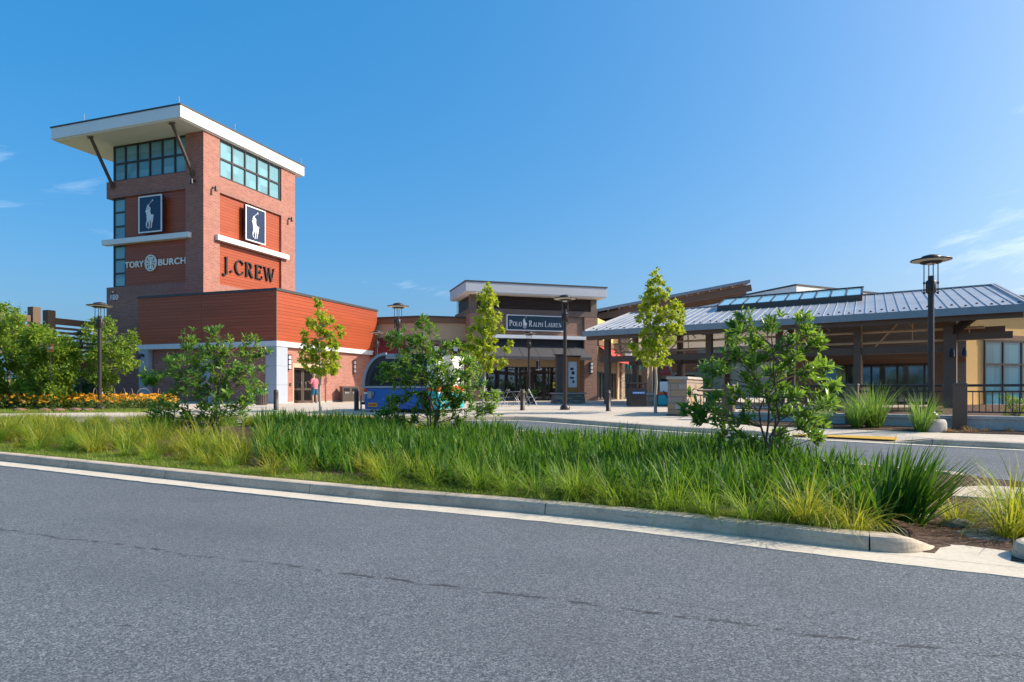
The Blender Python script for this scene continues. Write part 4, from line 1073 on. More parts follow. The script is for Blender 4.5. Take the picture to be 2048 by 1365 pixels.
wbox(MB(), fnY, 0, 1.62, -.2, 6.0, -.4, 0).build('wall', 'stucco_yellow', yb, loc=O)
wbox(MB(), fnY, 1.622, 14, 4.55, 6.0, -.4, -.002).build('wall', 'stucco_yellow', yb, loc=O)
wbox(MB(), fnY, 1.55, 14, 4.27, 4.548, -.3, .1).build('lintel', 'cornice_brown', yb, loc=O)
wbox(MB(), fnY, -.3, 14, 6.002, 6.6, -.6, .35).build('cornice', 'cornice_brown', yb, loc=O)
wbox(MB(), fnY, -.35, 14, 6.603, 6.75, -.6, .42).build('parapet_cap', 'cap_dark', yb, loc=O)
o = glaze(yb, fnY, 1.63, 10, .1, 4.268, 6, 3, 'glass_blue', 'dark_bronze', .1, .1, 'window', None, [.1, 1.45, 2.95, 4.268]); o.location = O
MB().box(23.95, 24.2, 36.6, 44, -.2, 6.0).build('wall', 'grey_siding', yb, loc=O)

# ================================================================= slatted screen at the left
pg = thing('slat_screen', 'tall brown slatted timber screen with twin posts beside the tower', 'screen', (-30, 42, .75), TA+R(90))
for x in (-.2, .75): MB().box(x, x+.5, -.25, .25, 0, 6.0 if x < 0 else 5.9).build('post', 'beam_brown', pg, .012)
MB().box(1.3, 9, -.12, .12, 5.05, 5.45).build('top_beam', 'beam_brown', pg)
MB().box(-6, -.25, -.12, .12, 5.05, 5.45).build('top_beam', 'beam_brown', pg)
for i in range(7):
    z = 3.0+i*.29
    MB().box(1.3, 8.9, -.05, .05, z, z+.15).build('slat', 'beam_brown', pg); MB().box(-6, -.25, -.05, .05, z, z+.15).build('slat', 'beam_brown', pg)
MB().box(1.3, 9, -.1, .1, 2.2, 2.9).build('lower_beam', 'cornice_brown', pg)
for x in (5.0, 8.7): MB().box(x, x+.3, -.15, .15, 0, 5.04).build('post', 'beam_brown', pg)
# ================================================================= lamps and bollards
def make_lamp(h=4.7):
    t = thing('street_lamp', 'x', 'street lamp')
    b = MB(); b.lathe([(.20, 0), (.20, .12), (.14, .17), (.11, .21)], 20); b.build('base', 'lamp_bronze', t)
    b = MB(); b.lathe([(.078, .2), (.072, h-.62)], 16); b.build('pole', 'lamp_bronze', t)
    b = MB(); b.lathe([(.08, h-1.13), (.11, h-1.09), (.125, h-1.07), (.125, h-.78), (.105, h-.75), (.06, h-.74)], 16); b.build('collar', 'lamp_bronze', t)
    for k in range(4):
        a = R(45+90*k); x, y = .165*math.cos(a), .165*math.sin(a)
        b = MB(); b.tube([(x, y, h-1.14), (x, y, h-.20)], .014, 6)
        for z in (h-1.1, h-.82): b.tube([(x, y, z-.03), (x, y, z+.03)], .026, 8); b.tube([(x*.7, y*.7, z), (x, y, z)], .012, 6)
        b.build('rod', 'lamp_bronze', t)
    b = MB(); b.lathe([(.47, h-.185), (.485, h-.175), (.48, h-.155), (.25, h-.115), (.25, h-.10), (.20, h-.05), (.05, h-.01), (0, h)], 36)
    d = b.build('shade', 'lamp_bronze', t)
    b = MB(); b.lathe([(.455, h-.190), (.27, h-.215)], 36); b.build('reflector', 'lamp_under', d)
    b = MB(); b.lathe([(.265, h-.216), (.24, h-.26), (.15, h-.27), (.0, h-.27)], 28); b.build('housing', 'dark_bronze', d)
    b = MB(); b.lathe([(.11, h-.272), (.09, h-.30), (0, h-.31)], 16); b.build('lens', 'clear_white', d)
    return t
LP = [(-16.8, 27.3, 'bronze street lamp with disc head beside the pale trunk in the flower bed'),
      (-5.1, 30.0, 'bronze street lamp with disc head rising behind the blue food trailer'),
      (2.16, 27.3, 'bronze street lamp on the pavement in front of the blue POLO RALPH LAUREN sign'),
      (11.1, 17.75, 'nearest and largest bronze street lamp, on a concrete footing by the railing'),
      (-28.3, 44, 'small distant street lamp in front of the slatted screen'),
      (1.13, 44.5, 'distant street lamp at the doors of the brick shop with the grey awning'),
      (-8.8, 43.6, 'distant street lamp at the end of the orange wood clad block')]
lamp0 = make_lamp()
for i, (x, y, lab) in enumerate(LP):
    o = lamp0 if i == 0 else dup(lamp0)
    o.location = (x, y, pz(y)+(.32 if i == 3 else 0)); tag(o, lab, None, 'street lamps'); o.scale = (1, 1, .935 if i == 0 else (.93 if i == 3 else 1.0)); o.rotation_euler.z = i*.7
ft = tag(MB().lathe([(.36, -.02), (.36, .22), (.33, .30), (.30, .32), (0, .32)], 24).build('lamp_footing', 'stone_cap', loc=(11.1, 17.75, pz(17.75)), bevel=.0), 'round pale concrete footing under the nearest street lamp', 'footing')
def make_bollard():
    t = thing('bollard', 'x', 'bollard')
    MB().lathe([(.11, 0), (.11, .03), (.095, .035), (.092, .70)], 20).build('post', 'bollard_bronze', t)
    MB().lathe([(.10, .70), (.10, .725), (.092, .73), (.092, .76), (.07, .81), (.03, .83), (0, .835)], 20).build('cap', 'bollard_bronze', t)
    return t
b0 = make_bollard()
for i, (px, y, lab) in enumerate(((552, 27.1, 'bronze bollard in front of the blue corner pillar of the wood clad block'), (713, 26.9, 'bronze bollard beside the hitch of the blue trailer'), (1045, 26.9, 'bronze bollard in front of the folding chairs'), (1216.5, 26.4, 'bronze bollard between the street lamp and the bin with a blue band'))):
    o = b0 if i == 0 else dup(b0); o.location = (XP(px, y), y, pz(y)); tag(o, lab, None, 'bollards along the pavement')
# ================================================================= bins
def sweepbin(name, lab, x, y, w, d, h, rz, mbody, parts):
    t = thing(name, lab, 'litter bin', (x, y, pz(y)), rz)
    b = MB(); b.box(-w/2, w/2, -d/2, d/2, .04, h)
    n = int(w/.06)
    for i in range(n):
        u = -w/2+w*(i+.5)/n; b.box(u-.02, u+.02, -d/2-.012, -d/2-.001, .06, h-.30)
    b.build('body', mbody, t, .012)
    return t
y = 45.0; tx = Vector((-10.85, 44.7))
t = sweepbin('double_bin', 'wide brown double litter bin against the sunlit brick wall', tx.x, tx.y, 1.15, .55, 1.0, TA+R(55), 'bin_brown', None)
for u in (-.28, .28):
    MB().box(u-.2, u+.2, -.30, -.277, .74, .92).build('opening', 'letter_black', t)
    text_on('lettering', 'BIN', .12, .01, lambda a, v, w, u=u: (a+u-.13, -.292-w, v+.58), 'sign_white', t, 1.0, 0, .26)
MB().box(-.6, .6, -.30, .29, 1.001, 1.05).build('lid', 'bin_brown', t, .012)
x, y = XP(523, 34.7), 34.7
t = thing('round_bin', 'round brown slatted bin with green top behind the left leafy shrub', 'litter bin', (x, y, pz(y)))
MB().lathe([(.26, .02), (.28, .06), (.28, .62)], 20).build('body', 'bin_brown', t)
for k in range(20):
    a = 2*math.pi*k/20; MB().beam((.288*math.cos(a), .288*math.sin(a), .06), (.288*math.cos(a), .288*math.sin(a), .60), .03, .05, 0, (math.cos(a), math.sin(a), 0)).build('slat', 'bin_brown', t)
MB().lathe([(.285, .62), (.30, .65), (.30, .76)], 24).build('band', 'bin_green', t)
MB().lathe([(.30, .762), (.28, .84), (.16, .88), (.15, .84), (0, .84)], 24).build('lid', 'bin_dark', t)
x, y = XP(1273, 31.2), 31.2
t = sweepbin('recycling_bin', 'dark slatted bin with bright blue band near the slim tree', x, y, .78, .62, .88, .12, 'bin_dark', None)
MB().box(-.30, .30, -.345, -.326, .60, .71).build('band', 'bin_blue', t)
for i in range(7): MB().box(-.25+i*.075, -.215+i*.075, -.350, -.346, .635, .675).build('letter_block', 'sign_white', t)
for xx in (-.33, .33):
    for yy in (-.26, .26): MB().box(xx-.025, xx+.025, yy-.025, yy+.025, .881, 1.06).build('post', 'bin_dark', t)
MB().box(-.42, .42, -.35, .35, 1.061, 1.12).build('lid', 'bin_dark', t, .015)
# ================================================================= blue food trailer
TR = thing('food_trailer', 'blue food trailer with curved silver roof edge parked behind the middle leafy shrub', 'trailer', (-5.68, 25.8, pz(25.8)), TA)
LT, DT, HT = 3.1, 2.35, 2.2
def side_prof(z0, inset=0.0):
    """front corner curves down from the roof"""
    pts = [(LT-inset, z0), (LT-inset, HT-inset)]
    pts += [(.95-.95*math.sin(R(a))+inset*math.sin(R(a)), HT-1.15+(1.15-inset)*math.cos(R(a))) for a in range(0, 91, 10)]
    pts.append((0+inset, z0)); return pts
b = MB(); pr = [p for p in side_prof(.92)]
b.extr(pr, lambda u, v, w: (u, w, v), DT); b.build('upper_body', 'trailer_dark', TR, .0)
b = MB(); b.box(0, LT-.002, 0.002, DT-.002, .12, .92); lowb = b.build('lower_body', 'trailer_blue', TR, .03)
MB().box(-.02, LT-.35, -.03, .04, .921, 1.0).build('belt_trim', 'trailer_trim', TR, .01)
# silver arched edges
for y0 in (-.03, DT-.05):
    b = MB(); pa = [(.95-.97*math.sin(R(a)), HT-1.15+1.17*math.cos(R(a))) for a in range(0, 91, 6)]+[(-.02, .92)]
    for (u0, v0), (u1, v1) in zip(pa, pa[1:]):
        b.beam((u0, y0+.04, v0), (u1, y0+.04, v1), .10, .10, 0, (0, 1, 0))
    b.build('edge_trim', 'trailer_trim', TR)
b = MB(); b.box(.93, LT-.3, -.03, .14, HT-.17, HT+.012); b.build('roof_trim', 'trailer_trim', TR, .03)
b = MB(); b.extr([(.33, 1.06), (LT-.42, 1.06), (LT-.42, HT-.30), (.95, HT-.30)]+[(.95-.72*math.sin(R(a)), HT-1.15+.85*math.cos(R(a))) for a in range(10, 91, 10)], lambda u, v, w: (u, -w, v), .02, .002); b.build('window', 'glass_smoke', TR)
MB().box(-.02, .12, -.02, .03, .78, .90).build('marker_light', 'tag_red', TR, .01)
MB().box(-.015, .13, -.018, .02, .70, .765).build('marker_light', 'trailer_white', TR, .01)
b = MB(); b.box(.18, .36, -.10, -.001, .52, .80); b.tube([(.40, -.05, .78), (.40, -.05, .62)], .03, 8); b.build('electric_box', 'metal_grey', TR, .01)
MB().box(.16, .56, -.015, -.001, .20, .36).build('registration_tag', 'tag_yellow', TR, .005)
for i in range(5): MB().box(.20+i*.066, .245+i*.066, -.020, -.016, .24, .32).build('tag_mark', 'tag_red', TR)
# service end: white, orange, teal
MB().box(LT, LT+.05, .0, DT, 1.00, HT-.02).build('end_panel', 'trailer_white', TR, .02)
MB().box(LT, LT+.055, .0, DT, .80, .998).build('end_stripe', 'trailer_orange', TR)
MB().box(LT, LT+.05, .0, DT, .14, .72).build('end_panel', 'trailer_teal', TR)
MB().box(LT, LT+.052, .0, DT, .722, .798).build('end_stripe', 'trailer_white', TR)
MB().box(LT-.42, LT, -.03, -.001, .94, HT-.1).build('side_panel', 'trailer_white', TR, .02)
MB().box(LT-.42, LT, -.032, -.001, .80, .938).build('side_stripe', 'trailer_orange', TR)
MB().box(LT-.42, LT, -.03, -.001, .16, .798).build('side_panel', 'trailer_teal', TR)
for k, (a, c) in enumerate((((LT-.3, .5), 'trailer_orange'), ((LT-.12, .35), 'trailer_white'), ((LT-.22, .25), 'trailer_orange'))):
    b = MB(); b.extr([(a[0]+.07*math.cos(q*.7)*(1+.4*(q % 2)), a[1]+.07*math.sin(q*.7)*(1+.4*(q % 2))) for q in range(9)], lambda u, v, w: (u, -.032-w, v), .004, .001); b.build('decal', c, TR)
for yy in (.12, DT-.12):
    for xx in (1.45, 2.15):
        b = MB(); b.tube([(xx, yy-.1, .27), (xx, yy+.1, .27)], .26, 20); wh = b.build('wheel', 'rubber', TR)
        b = MB(); b.tube([(xx, yy-.115, .27), (xx, yy+.115, .27)], .13, 14); b.build('rim', 'silver', wh)
b = MB(); b.beam((-.02, .5, .30), (-.85, 1.1, .32), .08, .10); b.build('drawbar', 'trailer_dark', TR); b = MB(); b.beam((-.02, 1.85, .30), (-.85, 1.2, .32), .08, .10); b.build('drawbar', 'trailer_dark', TR)
b = MB(); b.tube([(-.75, .95, 0), (-.75, .95, .62)], .035, 10); b.tube([(-.75, .95, .0), (-.75, .95, .03)], .12, 12); b.tube([(-.75, .95, .62), (-.62, .85, .66)], .015, 6); b.build('jack', 'metal_grey', TR)
b = MB(); b.lathe([(.0, .0), (.13, .02), (.15, .15), (.14, .40), (.10, .46), (0, .47)], 14, (-.45, .9, .36)); b.build('gas_bottle', 'stone_cap', TR)
for xx in (.35, LT-.35):
    b = MB(); b.tube([(xx-.14, .1, .0), (xx, .1, .16), (xx+.14, .1, .0)], .02, 6); b.build('stand', 'rubber', TR)
# ================================================================= cafe chairs and tables
def make_chair():
    t = thing('folding_chair', 'x', 'chair')
    b = MB()
    for i in range(5): b.box(-.20, .20, -.18+i*.075, -.125+i*.075, .44, .455)
    b.build('seat', 'metal_grey', t)
    b = MB(); b.box(-.20, .20, .19, .205, .66, .70); b.box(-.20, .20, .20, .215, .74, .82); b.build('backrest', 'metal_grey', t)
    for s in (-.2, .2):
        MB().tube([(s, -.22, 0), (s, .21, .84)], .011, 6).build('leg', 'metal_grey', t); MB().tube([(s*.9, .24, 0), (s*.9, -.17, .45)], .011, 6).build('leg', 'metal_grey', t)
    MB().tube([(-.2, -.05, .33), (.2, -.05, .33)], .009, 6).build('stretcher', 'metal_grey', t)
    return t
def make_table():
    t = thing('bistro_table', 'x', 'table')
    MB().lathe([(.33, .70), (.34, .715), (.33, .725), (0, .725)], 28).build('tabletop', 'metal_grey', t)
    for s in (-.18, .18):
        MB().tube([(s, -.24, 0), (s, .20, .70)], .012, 6).build('leg', 'metal_grey', t); MB().tube([(s*.85, .24, 0), (s*.85, -.20, .70)], .012, 6).build('leg', 'metal_grey', t)
    return t
ch0 = make_chair(); tb0 = make_table(); nc = 0; ntb = 0
for i, (px, y, rz, lab) in enumerate(((972, 31.4, .8, 'grey folding chair half hidden behind the middle leafy shrub'), (1008, 31.6, -1.2, 'grey folding chair facing the table, its slatted back turned to the road'), (1052, 33.5, 2.0, 'grey folding chair just behind the bollard'), (992, 34.0, 3.4, 'grey folding chair on the shop side of the small tables'), (1066, 31.5, 1.5, 'grey folding chair right of the bollard'))):
    o = ch0 if i == 0 else dup(ch0); o.location = (XP(px, y), y, pz(y)); o.rotation_euler.z = rz; tag(o, lab, None, 'folding chairs outside the brick shop')
for i, (px, y, rz, lab) in enumerate(((990, 32.4, .4, 'round bistro table between two folding chairs, nearer the leafy shrub'), (1033, 32.8, 1.3, 'round bistro table beside the bollard'))):
    o = tb0 if i == 0 else dup(tb0); o.location = (XP(px, y), y, pz(y)); o.rotation_euler.z = rz; tag(o, lab, None, 'bistro tables outside the brick shop')
x, y = XP(960, 36.5), 36.5
t = thing('folded_umbrella', 'closed blue patio umbrella on a dark stand by the chairs', 'umbrella', (x, y, pz(y)))
MB().lathe([(.24, 0), (.24, .06), (.05, .1), (.03, .12)], 16).build('base', 'rubber', t); MB().tube([(0, 0, .1), (0, 0, 2.5)], .022, 8).build('pole', 'metal_grey', t)
MB().lathe([(.10, .95), (.17, 1.0), (.13, 1.6), (.06, 2.3), (0.0, 2.46)], 10).build('canopy', 'navy_store', t)
x, y = XP(1062, 38.5), 38.5
t = thing('planter', 'dark square planter with a small green plant outside the shop doors', 'planter', (x, y, pz(y)))
MB().hexa([(-.22, -.22, 0), (.22, -.22, 0), (.22, .22, 0), (-.22, .22, 0)], [(-.3, -.3, .5), (.3, -.3, .5), (.3, .3, .5), (-.3, .3, .5)]).build('pot', 'charcoal', t, .01)
PLANTER = t
# ================================================================= directory kiosk
x, y = XP(1136, 39.0), 39.0
k = thing('directory_kiosk', 'tall orange framed directory kiosk with poster standing on a stone base', 'kiosk', (x, y, pz(y)), .3)
MB().hexa([(-.86, -.6, 0), (.86, -.6, 0), (.86, .6, 0), (-.86, .6, 0)], [(-.80, -.54, .55), (.80, -.54, .55), (.80, .54, .55), (-.80, .54, .55)]).build('base', 'stone_grey', k)
MB().box(-.9, .9, -.64, .64, .551, .64).build('base_cap', 'metal_grey', k, .01)
for u in (-.14, .62): MB().box(u-.09, u+.09, -.16, .16, .64, 2.72).build('post', 'kiosk_orange', k, .012)
MB().box(-.75, -.28, -.14, .14, .64, 2.80).build('side_panel', 'bronze', k, .012)
MB().box(-.049, .529, -.1, .1, .66, .95).build('lower_panel', 'kiosk_orange', k); MB().box(-.049, .529, -.1, .1, 2.45, 2.70).build('upper_panel', 'kiosk_orange', k)
pn = MB().box(-.049, .529, -.06, .06, .952, 2.448).build('poster_panel', 'paper_white', k)
for (u, v, ww, hh) in ((.12, 1.95, .20, .14), (.2, 1.7, .18, .18), (.1, 1.45, .25, .10), (.25, 1.2, .12, .16)): MB().box(u, u+ww, -.066, -.061, v, v+hh).build('print', 'letter_black', pn)
MB().box(-.26, .74, -.22, .22, 2.721, 2.80).build('roof', 'dark_bronze', k, .01); MB().box(-.85, -.2, -.2, .2, 2.81, 2.86).build('roof', 'dark_bronze', k)
# ================================================================= stone gate pillar, railings
gp = thing('stone_pillar', 'squared tan stone pillar wall with pale cap at the end of the railing', 'pillar', (6.12, 23.45, pz(23.45)), R(-29))
b = MB(); b.box(-.68, 0, 0, 2.4, -.02, 1.30); b.build('wall', 'stone_tan', gp); MB().box(-.73, .05, -.05, 2.45, 1.302, 1.39).build('cap', 'stone_cap', gp, .012); MB().box(-.72, .04, -.04, 2.44, -.03, .06).build('plinth', 'cap_dark', gp)
RW = thing('retaining_wall', 'low grey concrete wall under the dark railing beside the mulch bed', 'wall', (12.2, 18.5, pz(18.5)))
O = -RW.location
def rail_pts(a, c): return Vector((a[0], a[1], 0)), Vector((c[0], c[1], 0))
RP = [(7.0, 22.0), (10.0, 19.95), (12.2, 18.5), (16.6, 15.6), (24, 10.8)]
b = MB(); w3 = [Vector((x, y, .0)) for x, y in RP]
b.sweep(w3, [(-.06, .25), (-.06, .72), (-.10, .73), (-.10, .82), (.22, .82), (.22, .25)]); b.build('wall', 'wall_concrete', RW, loc=O)
b = MB()
posts = [((10.0, 19.95), 'brown square railing post hidden in the tall fountain grass'), ((12.2, 18.5), 'brown square railing post right of the nearest street lamp'), ((7.1, 22.2), 'brown square railing post by the stone pillar')]
RTOP = 1.68
for (x, y), lab in posts:
    t = thing('railing_post', lab, 'post', (x, y-.25, pz(y)-.02), -.58)
    MB().box(-.17, .17, -.17, .17, 0, RTOP+.0-pz(y)).build('shaft', 'beam_brown', t, .01)
    MB().hexa([(-.19, -.19, RTOP-pz(y)+.001), (.19, -.19, RTOP-pz(y)+.001), (.19, .19, RTOP-pz(y)+.001), (-.19, .19, RTOP-pz(y)+.001)], [(-.16, -.16, RTOP-pz(y)+.045), (.16, -.16, RTOP-pz(y)+.045), (.16, .16, RTOP-pz(y)+.045), (-.16, .16, RTOP-pz(y)+.045)]).build('cap', 'beam_brown', t)
def railing(p, q, lab, z0, z1):
    p, q = rail_pts(p, q); d = (q-p); Ln = d.length; d.normalize(); off = Vector((0, 0, 0))
    t = thing('railing', lab, 'railing', (p.x, p.y, z0), math.atan2(d.y, d.x))
    h = z1-z0
    MB().box(0, Ln, -.035, .035, h-.07, h).build('handrail', 'lamp_bronze', t, .01)
    MB().box(0, Ln, -.02, .02, h-.22, h-.18).build('upper_rail', 'lamp_bronze', t); MB().box(0, Ln, -.02, .02, .08, .12).build('lower_rail', 'lamp_bronze', t)
    n = int(Ln/.145)
    m0 = None
    for i in range(1, n):
        u = Ln*i/n
        if i % 10 == 0: MB().box(u-.04, u+.04, -.04, .04, 0, h-.071).build('post', 'lamp_bronze', t); continue
        if m0 is None: m0 = MB().box(-.011, .011, -.011, .011, .121, h-.221).build('baluster', 'lamp_bronze', t); o = m0
        else: o = m0.copy(); COL.objects.link(o); o.parent = t
        o.location = (u, 0, 0)
railing((7.3, 21.85), (9.85, 20.1), 'dark metal railing panel running from the stone pillar into the fountain grass', .82, RTOP)
railing((10.2, 19.85), (12.0, 18.66), 'dark metal railing panel between the two brown posts', .82, RTOP)
railing((12.45, 18.36), (19.5, 13.7), 'long dark metal railing in front of the yellow building', .82, RTOP)
railing((6.3, 22.75), (7.6, 23.6), 'short dark railing in front of the tan stone pillar wall', pz(23)+.05, 1.55)
# ================================================================= bike hoops
ho = None
for i, (px, y) in enumerate(((190, 35.5), (228, 36.0), (246, 36.4), (262, 36.8), (287, 37.2), (318, 37.6))):
    if ho is None:
        ho = thing('bike_hoop', 'x', 'bike rack')
        MB().tube([(-.30, 0, 0)]+[(-.36*math.cos(R(a)), 0, .50+.38*math.sin(R(a))) for a in range(-20, 201, 20)]+[(.30, 0, 0)], .022, 8).build('hoop', 'bin_brown', ho)
        for s in (-.3, .3): MB().lathe([(.06, 0), (.06, .012), (0, .012)], 12, (s, 0, 0)).build('foot', 'metal_grey', ho)
        o = ho
    else: o = dup(ho)
    o.location = (XP(px, y), y, pz(y)+.0); o.rotation_euler.z = (1.9, 2.2, 2.4, 2.3, .9, 1.9)[i]
    tag(o, 'grey bike hoop by the tower wall, '+('leftmost, near the pale trunk', 'left of the leaning hoops', 'first of two close leaning hoops', 'second of two close leaning hoops', 'widest, in front of the pale pillar', 'partly behind the leafy shrub')[i], None, 'bike hoops by the tower')
# small things
x, y = XP(101, 27.2), 27.2
t = thing('plaque_sign', 'small orange and white sign on a thin pole among the left tree leaves', 'sign', (x, y, pz(y)))
MB().tube([(0, 0, 0), (0, 0, 2.6)], .014, 6).build('pole', 'bark_brown', t); MB().box(-.13, .13, -.03, -.018, 2.35, 2.68).build('plate', 'orange_sign', t); MB().box(-.09, .09, -.036, -.031, 2.48, 2.56).build('stripe', 'sign_white', t)
x, y = XP(1337, 33.0), 33.0
t = thing('play_panel', 'blue and white painted panel kiosk between the slim tree and stone pillar', 'kiosk', (x, y, pz(y)), -.2)
MB().box(-.5, .5, -.2, .2, .05, .55).build('lower_panel', 'trailer_teal', t, .02); MB().box(-.5, .5, -.2, .2, .56, .68).build('stripe', 'trailer_orange', t); MB().box(-.42, .42, -.18, .18, .69, 1.2).build('upper_panel', 'trailer_white', t, .02)
MB().tube([(-.3, -.45, 0), (.1, -.35, .12), (-.25, -.4, .75)], .03, 6).build('lever', 'rubber', t)
x, y = XP(1300, 33.5), 33.5
t = thing('stone_planter', 'low tan stone planter block beside the blue banded bin', 'planter', (x, y, pz(y)), .2)
MB().box(-.5, .9, -.3, .3, 0, .55).build('wall', 'stone_tan', t); MB().box(-.55, .95, -.35, .35, .551, .62).build('cap', 'stone_cap', t, .01)
rng = random.Random(5)
def rock(b, c, r, sq=.6, seed=0):
    bm = bmesh.new(); bmesh.ops.create_icosphere(bm, subdivisions=3, radius=1)
    rr = random.Random(seed); ph = [rr.uniform(0, 6) for _ in range(6)]
    for v in bm.verts:
        n = v.co.normalized(); k = 1+.16*math.sin(n.x*3+ph[0])*math.cos(n.y*4+ph[1])+.10*math.sin(n.z*7+ph[2]+n.x*5)
        v.co = Vector((n.x*r[0]*k, n.y*r[1]*k, n.z*r[2]*k))
    vs = [v.co+Vector(c) for v in bm.verts]; fs = [[v.index for v in f.verts] for f in bm.faces]; bm.free()
    b.add(vs, fs, 0, True)
for i, (x, y, r, m, lab) in enumerate(((4.95, 7.42, (.17, .11, .06), 'rock_grey', 'flat grey-green stone in the mulch by the kerb gap'), (4.68, 7.75, (.10, .07, .045), 'rock_tan', 'small pale stone, largest of the pebbles in the mulch'), (4.85, 7.9, (.07, .05, .03), 'rock_tan', 'small pale stone behind the largest pebble'), (4.52, 7.72, (.06, .045, .03), 'rock_tan', 'small pale stone left of the largest pebble'), (5.05, 7.7, (.05, .04, .03), 'rock_tan', 'small pale stone right of the largest pebble'))):
    b = MB(); rock(b, (x, y, bedz(x, y)+r[2]*.35), r, 1, i); tag(b.build('stone', m), lab, 'stone', 'stones at the kerb gap')
# ================================================================= vegetation
NR = np.random.default_rng(11)
LEAF = (np.array([(0, 0, 0), (.28, .125, .035), (.3, 0, 0), (.28, -.125, .035), (.68, .14, .01), (.7, 0, -.04), (.68, -.14, .01), (1, 0, -.13)]),
        [np.array([(0, 2, 1), (0, 3, 2), (4, 5, 7), (5, 6, 7)]), np.array([(1, 2, 5, 4), (2, 3, 6, 5)])])
KITE = (np.array([(0, 0, 0), (.5, .31, .07), (1, 0, -.06), (.5, -.31, .07)]), [np.array([(0, 2, 1), (0, 3, 2)])])
LOBE = (np.array([(0, 0, 0), (.30, .46, .06), (.52, .20, .02), (1, 0, -.08), (.52, -.20, .02), (.30, -.46, .06)]), [np.array([(0, 2, 1), (0, 3, 2), (0, 4, 3), (0, 5, 4)])])
def unit(a): return a/np.maximum(1e-9, np.linalg.norm(a, axis=-1, keepdims=True))
def scatter(tmpl, P, D, N, L, Wd=1.0):
    """copies of a small template at P, pointing along D with face normal near N"""
    tv, tf = tmpl; n = len(P)
    X = unit(D); Y = unit(np.cross(N, X)); Z = np.cross(X, Y)
    L = np.broadcast_to(np.asarray(L, float), (n,)); Wd = np.broadcast_to(np.asarray(Wd, float), (n,))
    v = P[:, None, :]+L[:, None, None]*(tv[None, :, 0:1]*X[:, None, :]+tv[None, :, 1:2]*Wd[:, None, None]*Y[:, None, :]+tv[None, :, 2:3]*Z[:, None, :])
    k = len(tv); fs = [(f[None]+(np.arange(n)*k)[:, None, None]).reshape(-1, f.shape[1]) for f in tf]
    return v.reshape(-1, 3), fs
def join(parts):
    vs = []; fs = {}; b = 0
    for v, f in parts:
        vs.append(v)
        for a in f: fs.setdefault(a.shape[1], []).append(a+b)
        b += len(v)
    return np.concatenate(vs), [np.concatenate(x) for x in fs.values()]
def rdir(n, up=0.0):
    d = NR.normal(size=(n, 3)); d = unit(d); d[:, 2] += up; return unit(d)

def whorls(P, ax, nl, L, rg=.25):
    """rosettes of long leaves at twig tips"""
    parts = []; n = len(P)
    a1 = unit(np.cross(ax, rdir(n))); a2 = np.cross(ax, a1)
    for k in range(nl):
        t = 2*np.pi*k/nl*1.0+NR.uniform(-.35, .35, n)+(k % 2)*.3
        spread = NR.uniform(.55, 1.35, n) if k < nl-3 else NR.uniform(.15, .45, n)
        rad = a1*np.cos(t)[:, None]+a2*np.sin(t)[:, None]
        D = ax*np.cos(spread)[:, None]+rad*np.sin(spread)[:, None]
        D[:, 2] -= NR.uniform(0, .28, n)
        N = ax*np.sin(spread)[:, None]-rad*np.cos(spread)[:, None]+NR.normal(size=(n, 3))*.25
        parts.append(scatter(LEAF, P-ax*NR.uniform(0, .10, n)[:, None], D, N, L*NR.uniform(.55, 1.2, n), NR.uniform(.75, 1.1, n)))
    return parts
def bend(p, q, sag=.0, n=4, wob=.04):
    p, q = Vector(p), Vector(q); out = []
    for i in range(n+1):
        t = i/n; r = p.lerp(q, t); k = math.sin(math.pi*t)
        out.append(r+Vector((random.uniform(-wob, wob)*k, random.uniform(-wob, wob)*k, sag*k)))
    return out
def shrub(label, base_px, base_y, Y, cl, rpx, L, nl=9, per=5, mat='leaf_magnolia', name='leafy_shrub', nst=4, dy=.55, seed=1):
    random.seed(seed)
    bx = XP(base_px, Y); bz = gz(Y)+.12
    t = thing(name, label, 'shrub', (bx, Y, bz)); O = -t.location
    P = []; AX = []; wood = MB(); stems = []
    top = min(c[1] for c in cl)
    for i in range(nst):
        px = base_px+random.uniform(-.35, .35)*90*(1 if i else .1); py = top+random.uniform(30, 110)
        e = W(px, py, Y+random.uniform(-.4, .4)); s = Vector((bx+random.uniform(-.12, .12), Y+random.uniform(-.1, .1), bz-.03))
        stems.append(bend(s, e, .0, 7, .10)); wood.tube(stems[-1], [.026-.020*j/7 for j in range(8)], 6)
    for c in cl:
        y = Y+random.uniform(-dy, dy); cen = W(c[0], c[1], y); r = (c[2] if len(c) > 2 else rpx)*Y/FPX
        # attach to the nearest lower stem point
        best = min((p for st in stems for p in st[1:]), key=lambda p: (p-cen).length+max(0, p.z-cen.z+.15)*4)
        br = bend(best, cen, .03, 3, .03); wood.tube(br, [.011, .009, .007, .005], 5)
        for k in range(per):
            v = Vector((random.gauss(0, .6), random.gauss(0, .7), random.gauss(.1, .55))); v = v*r
            p = cen+v; out = (p-Vector((bx, Y, cen.z-.6))).normalized()+Vector((random.gauss(0, .3), random.gauss(0, .3), .55+random.gauss(0, .2)))
            P.append(p); AX.append(out.normalized()); wood.tube([cen-Vector((0, 0, .02)), cen.lerp(p, .6), p], [.005, .004, .003], 4, caps=False)
    v, f = join(whorls(np.array(P), np.array(AX), nl, L)); v = v+np.array(O)
    fast_mesh('foliage', v, f, mat, t); wood.build('stems', 'bark_brown', t, loc=O)
    return t
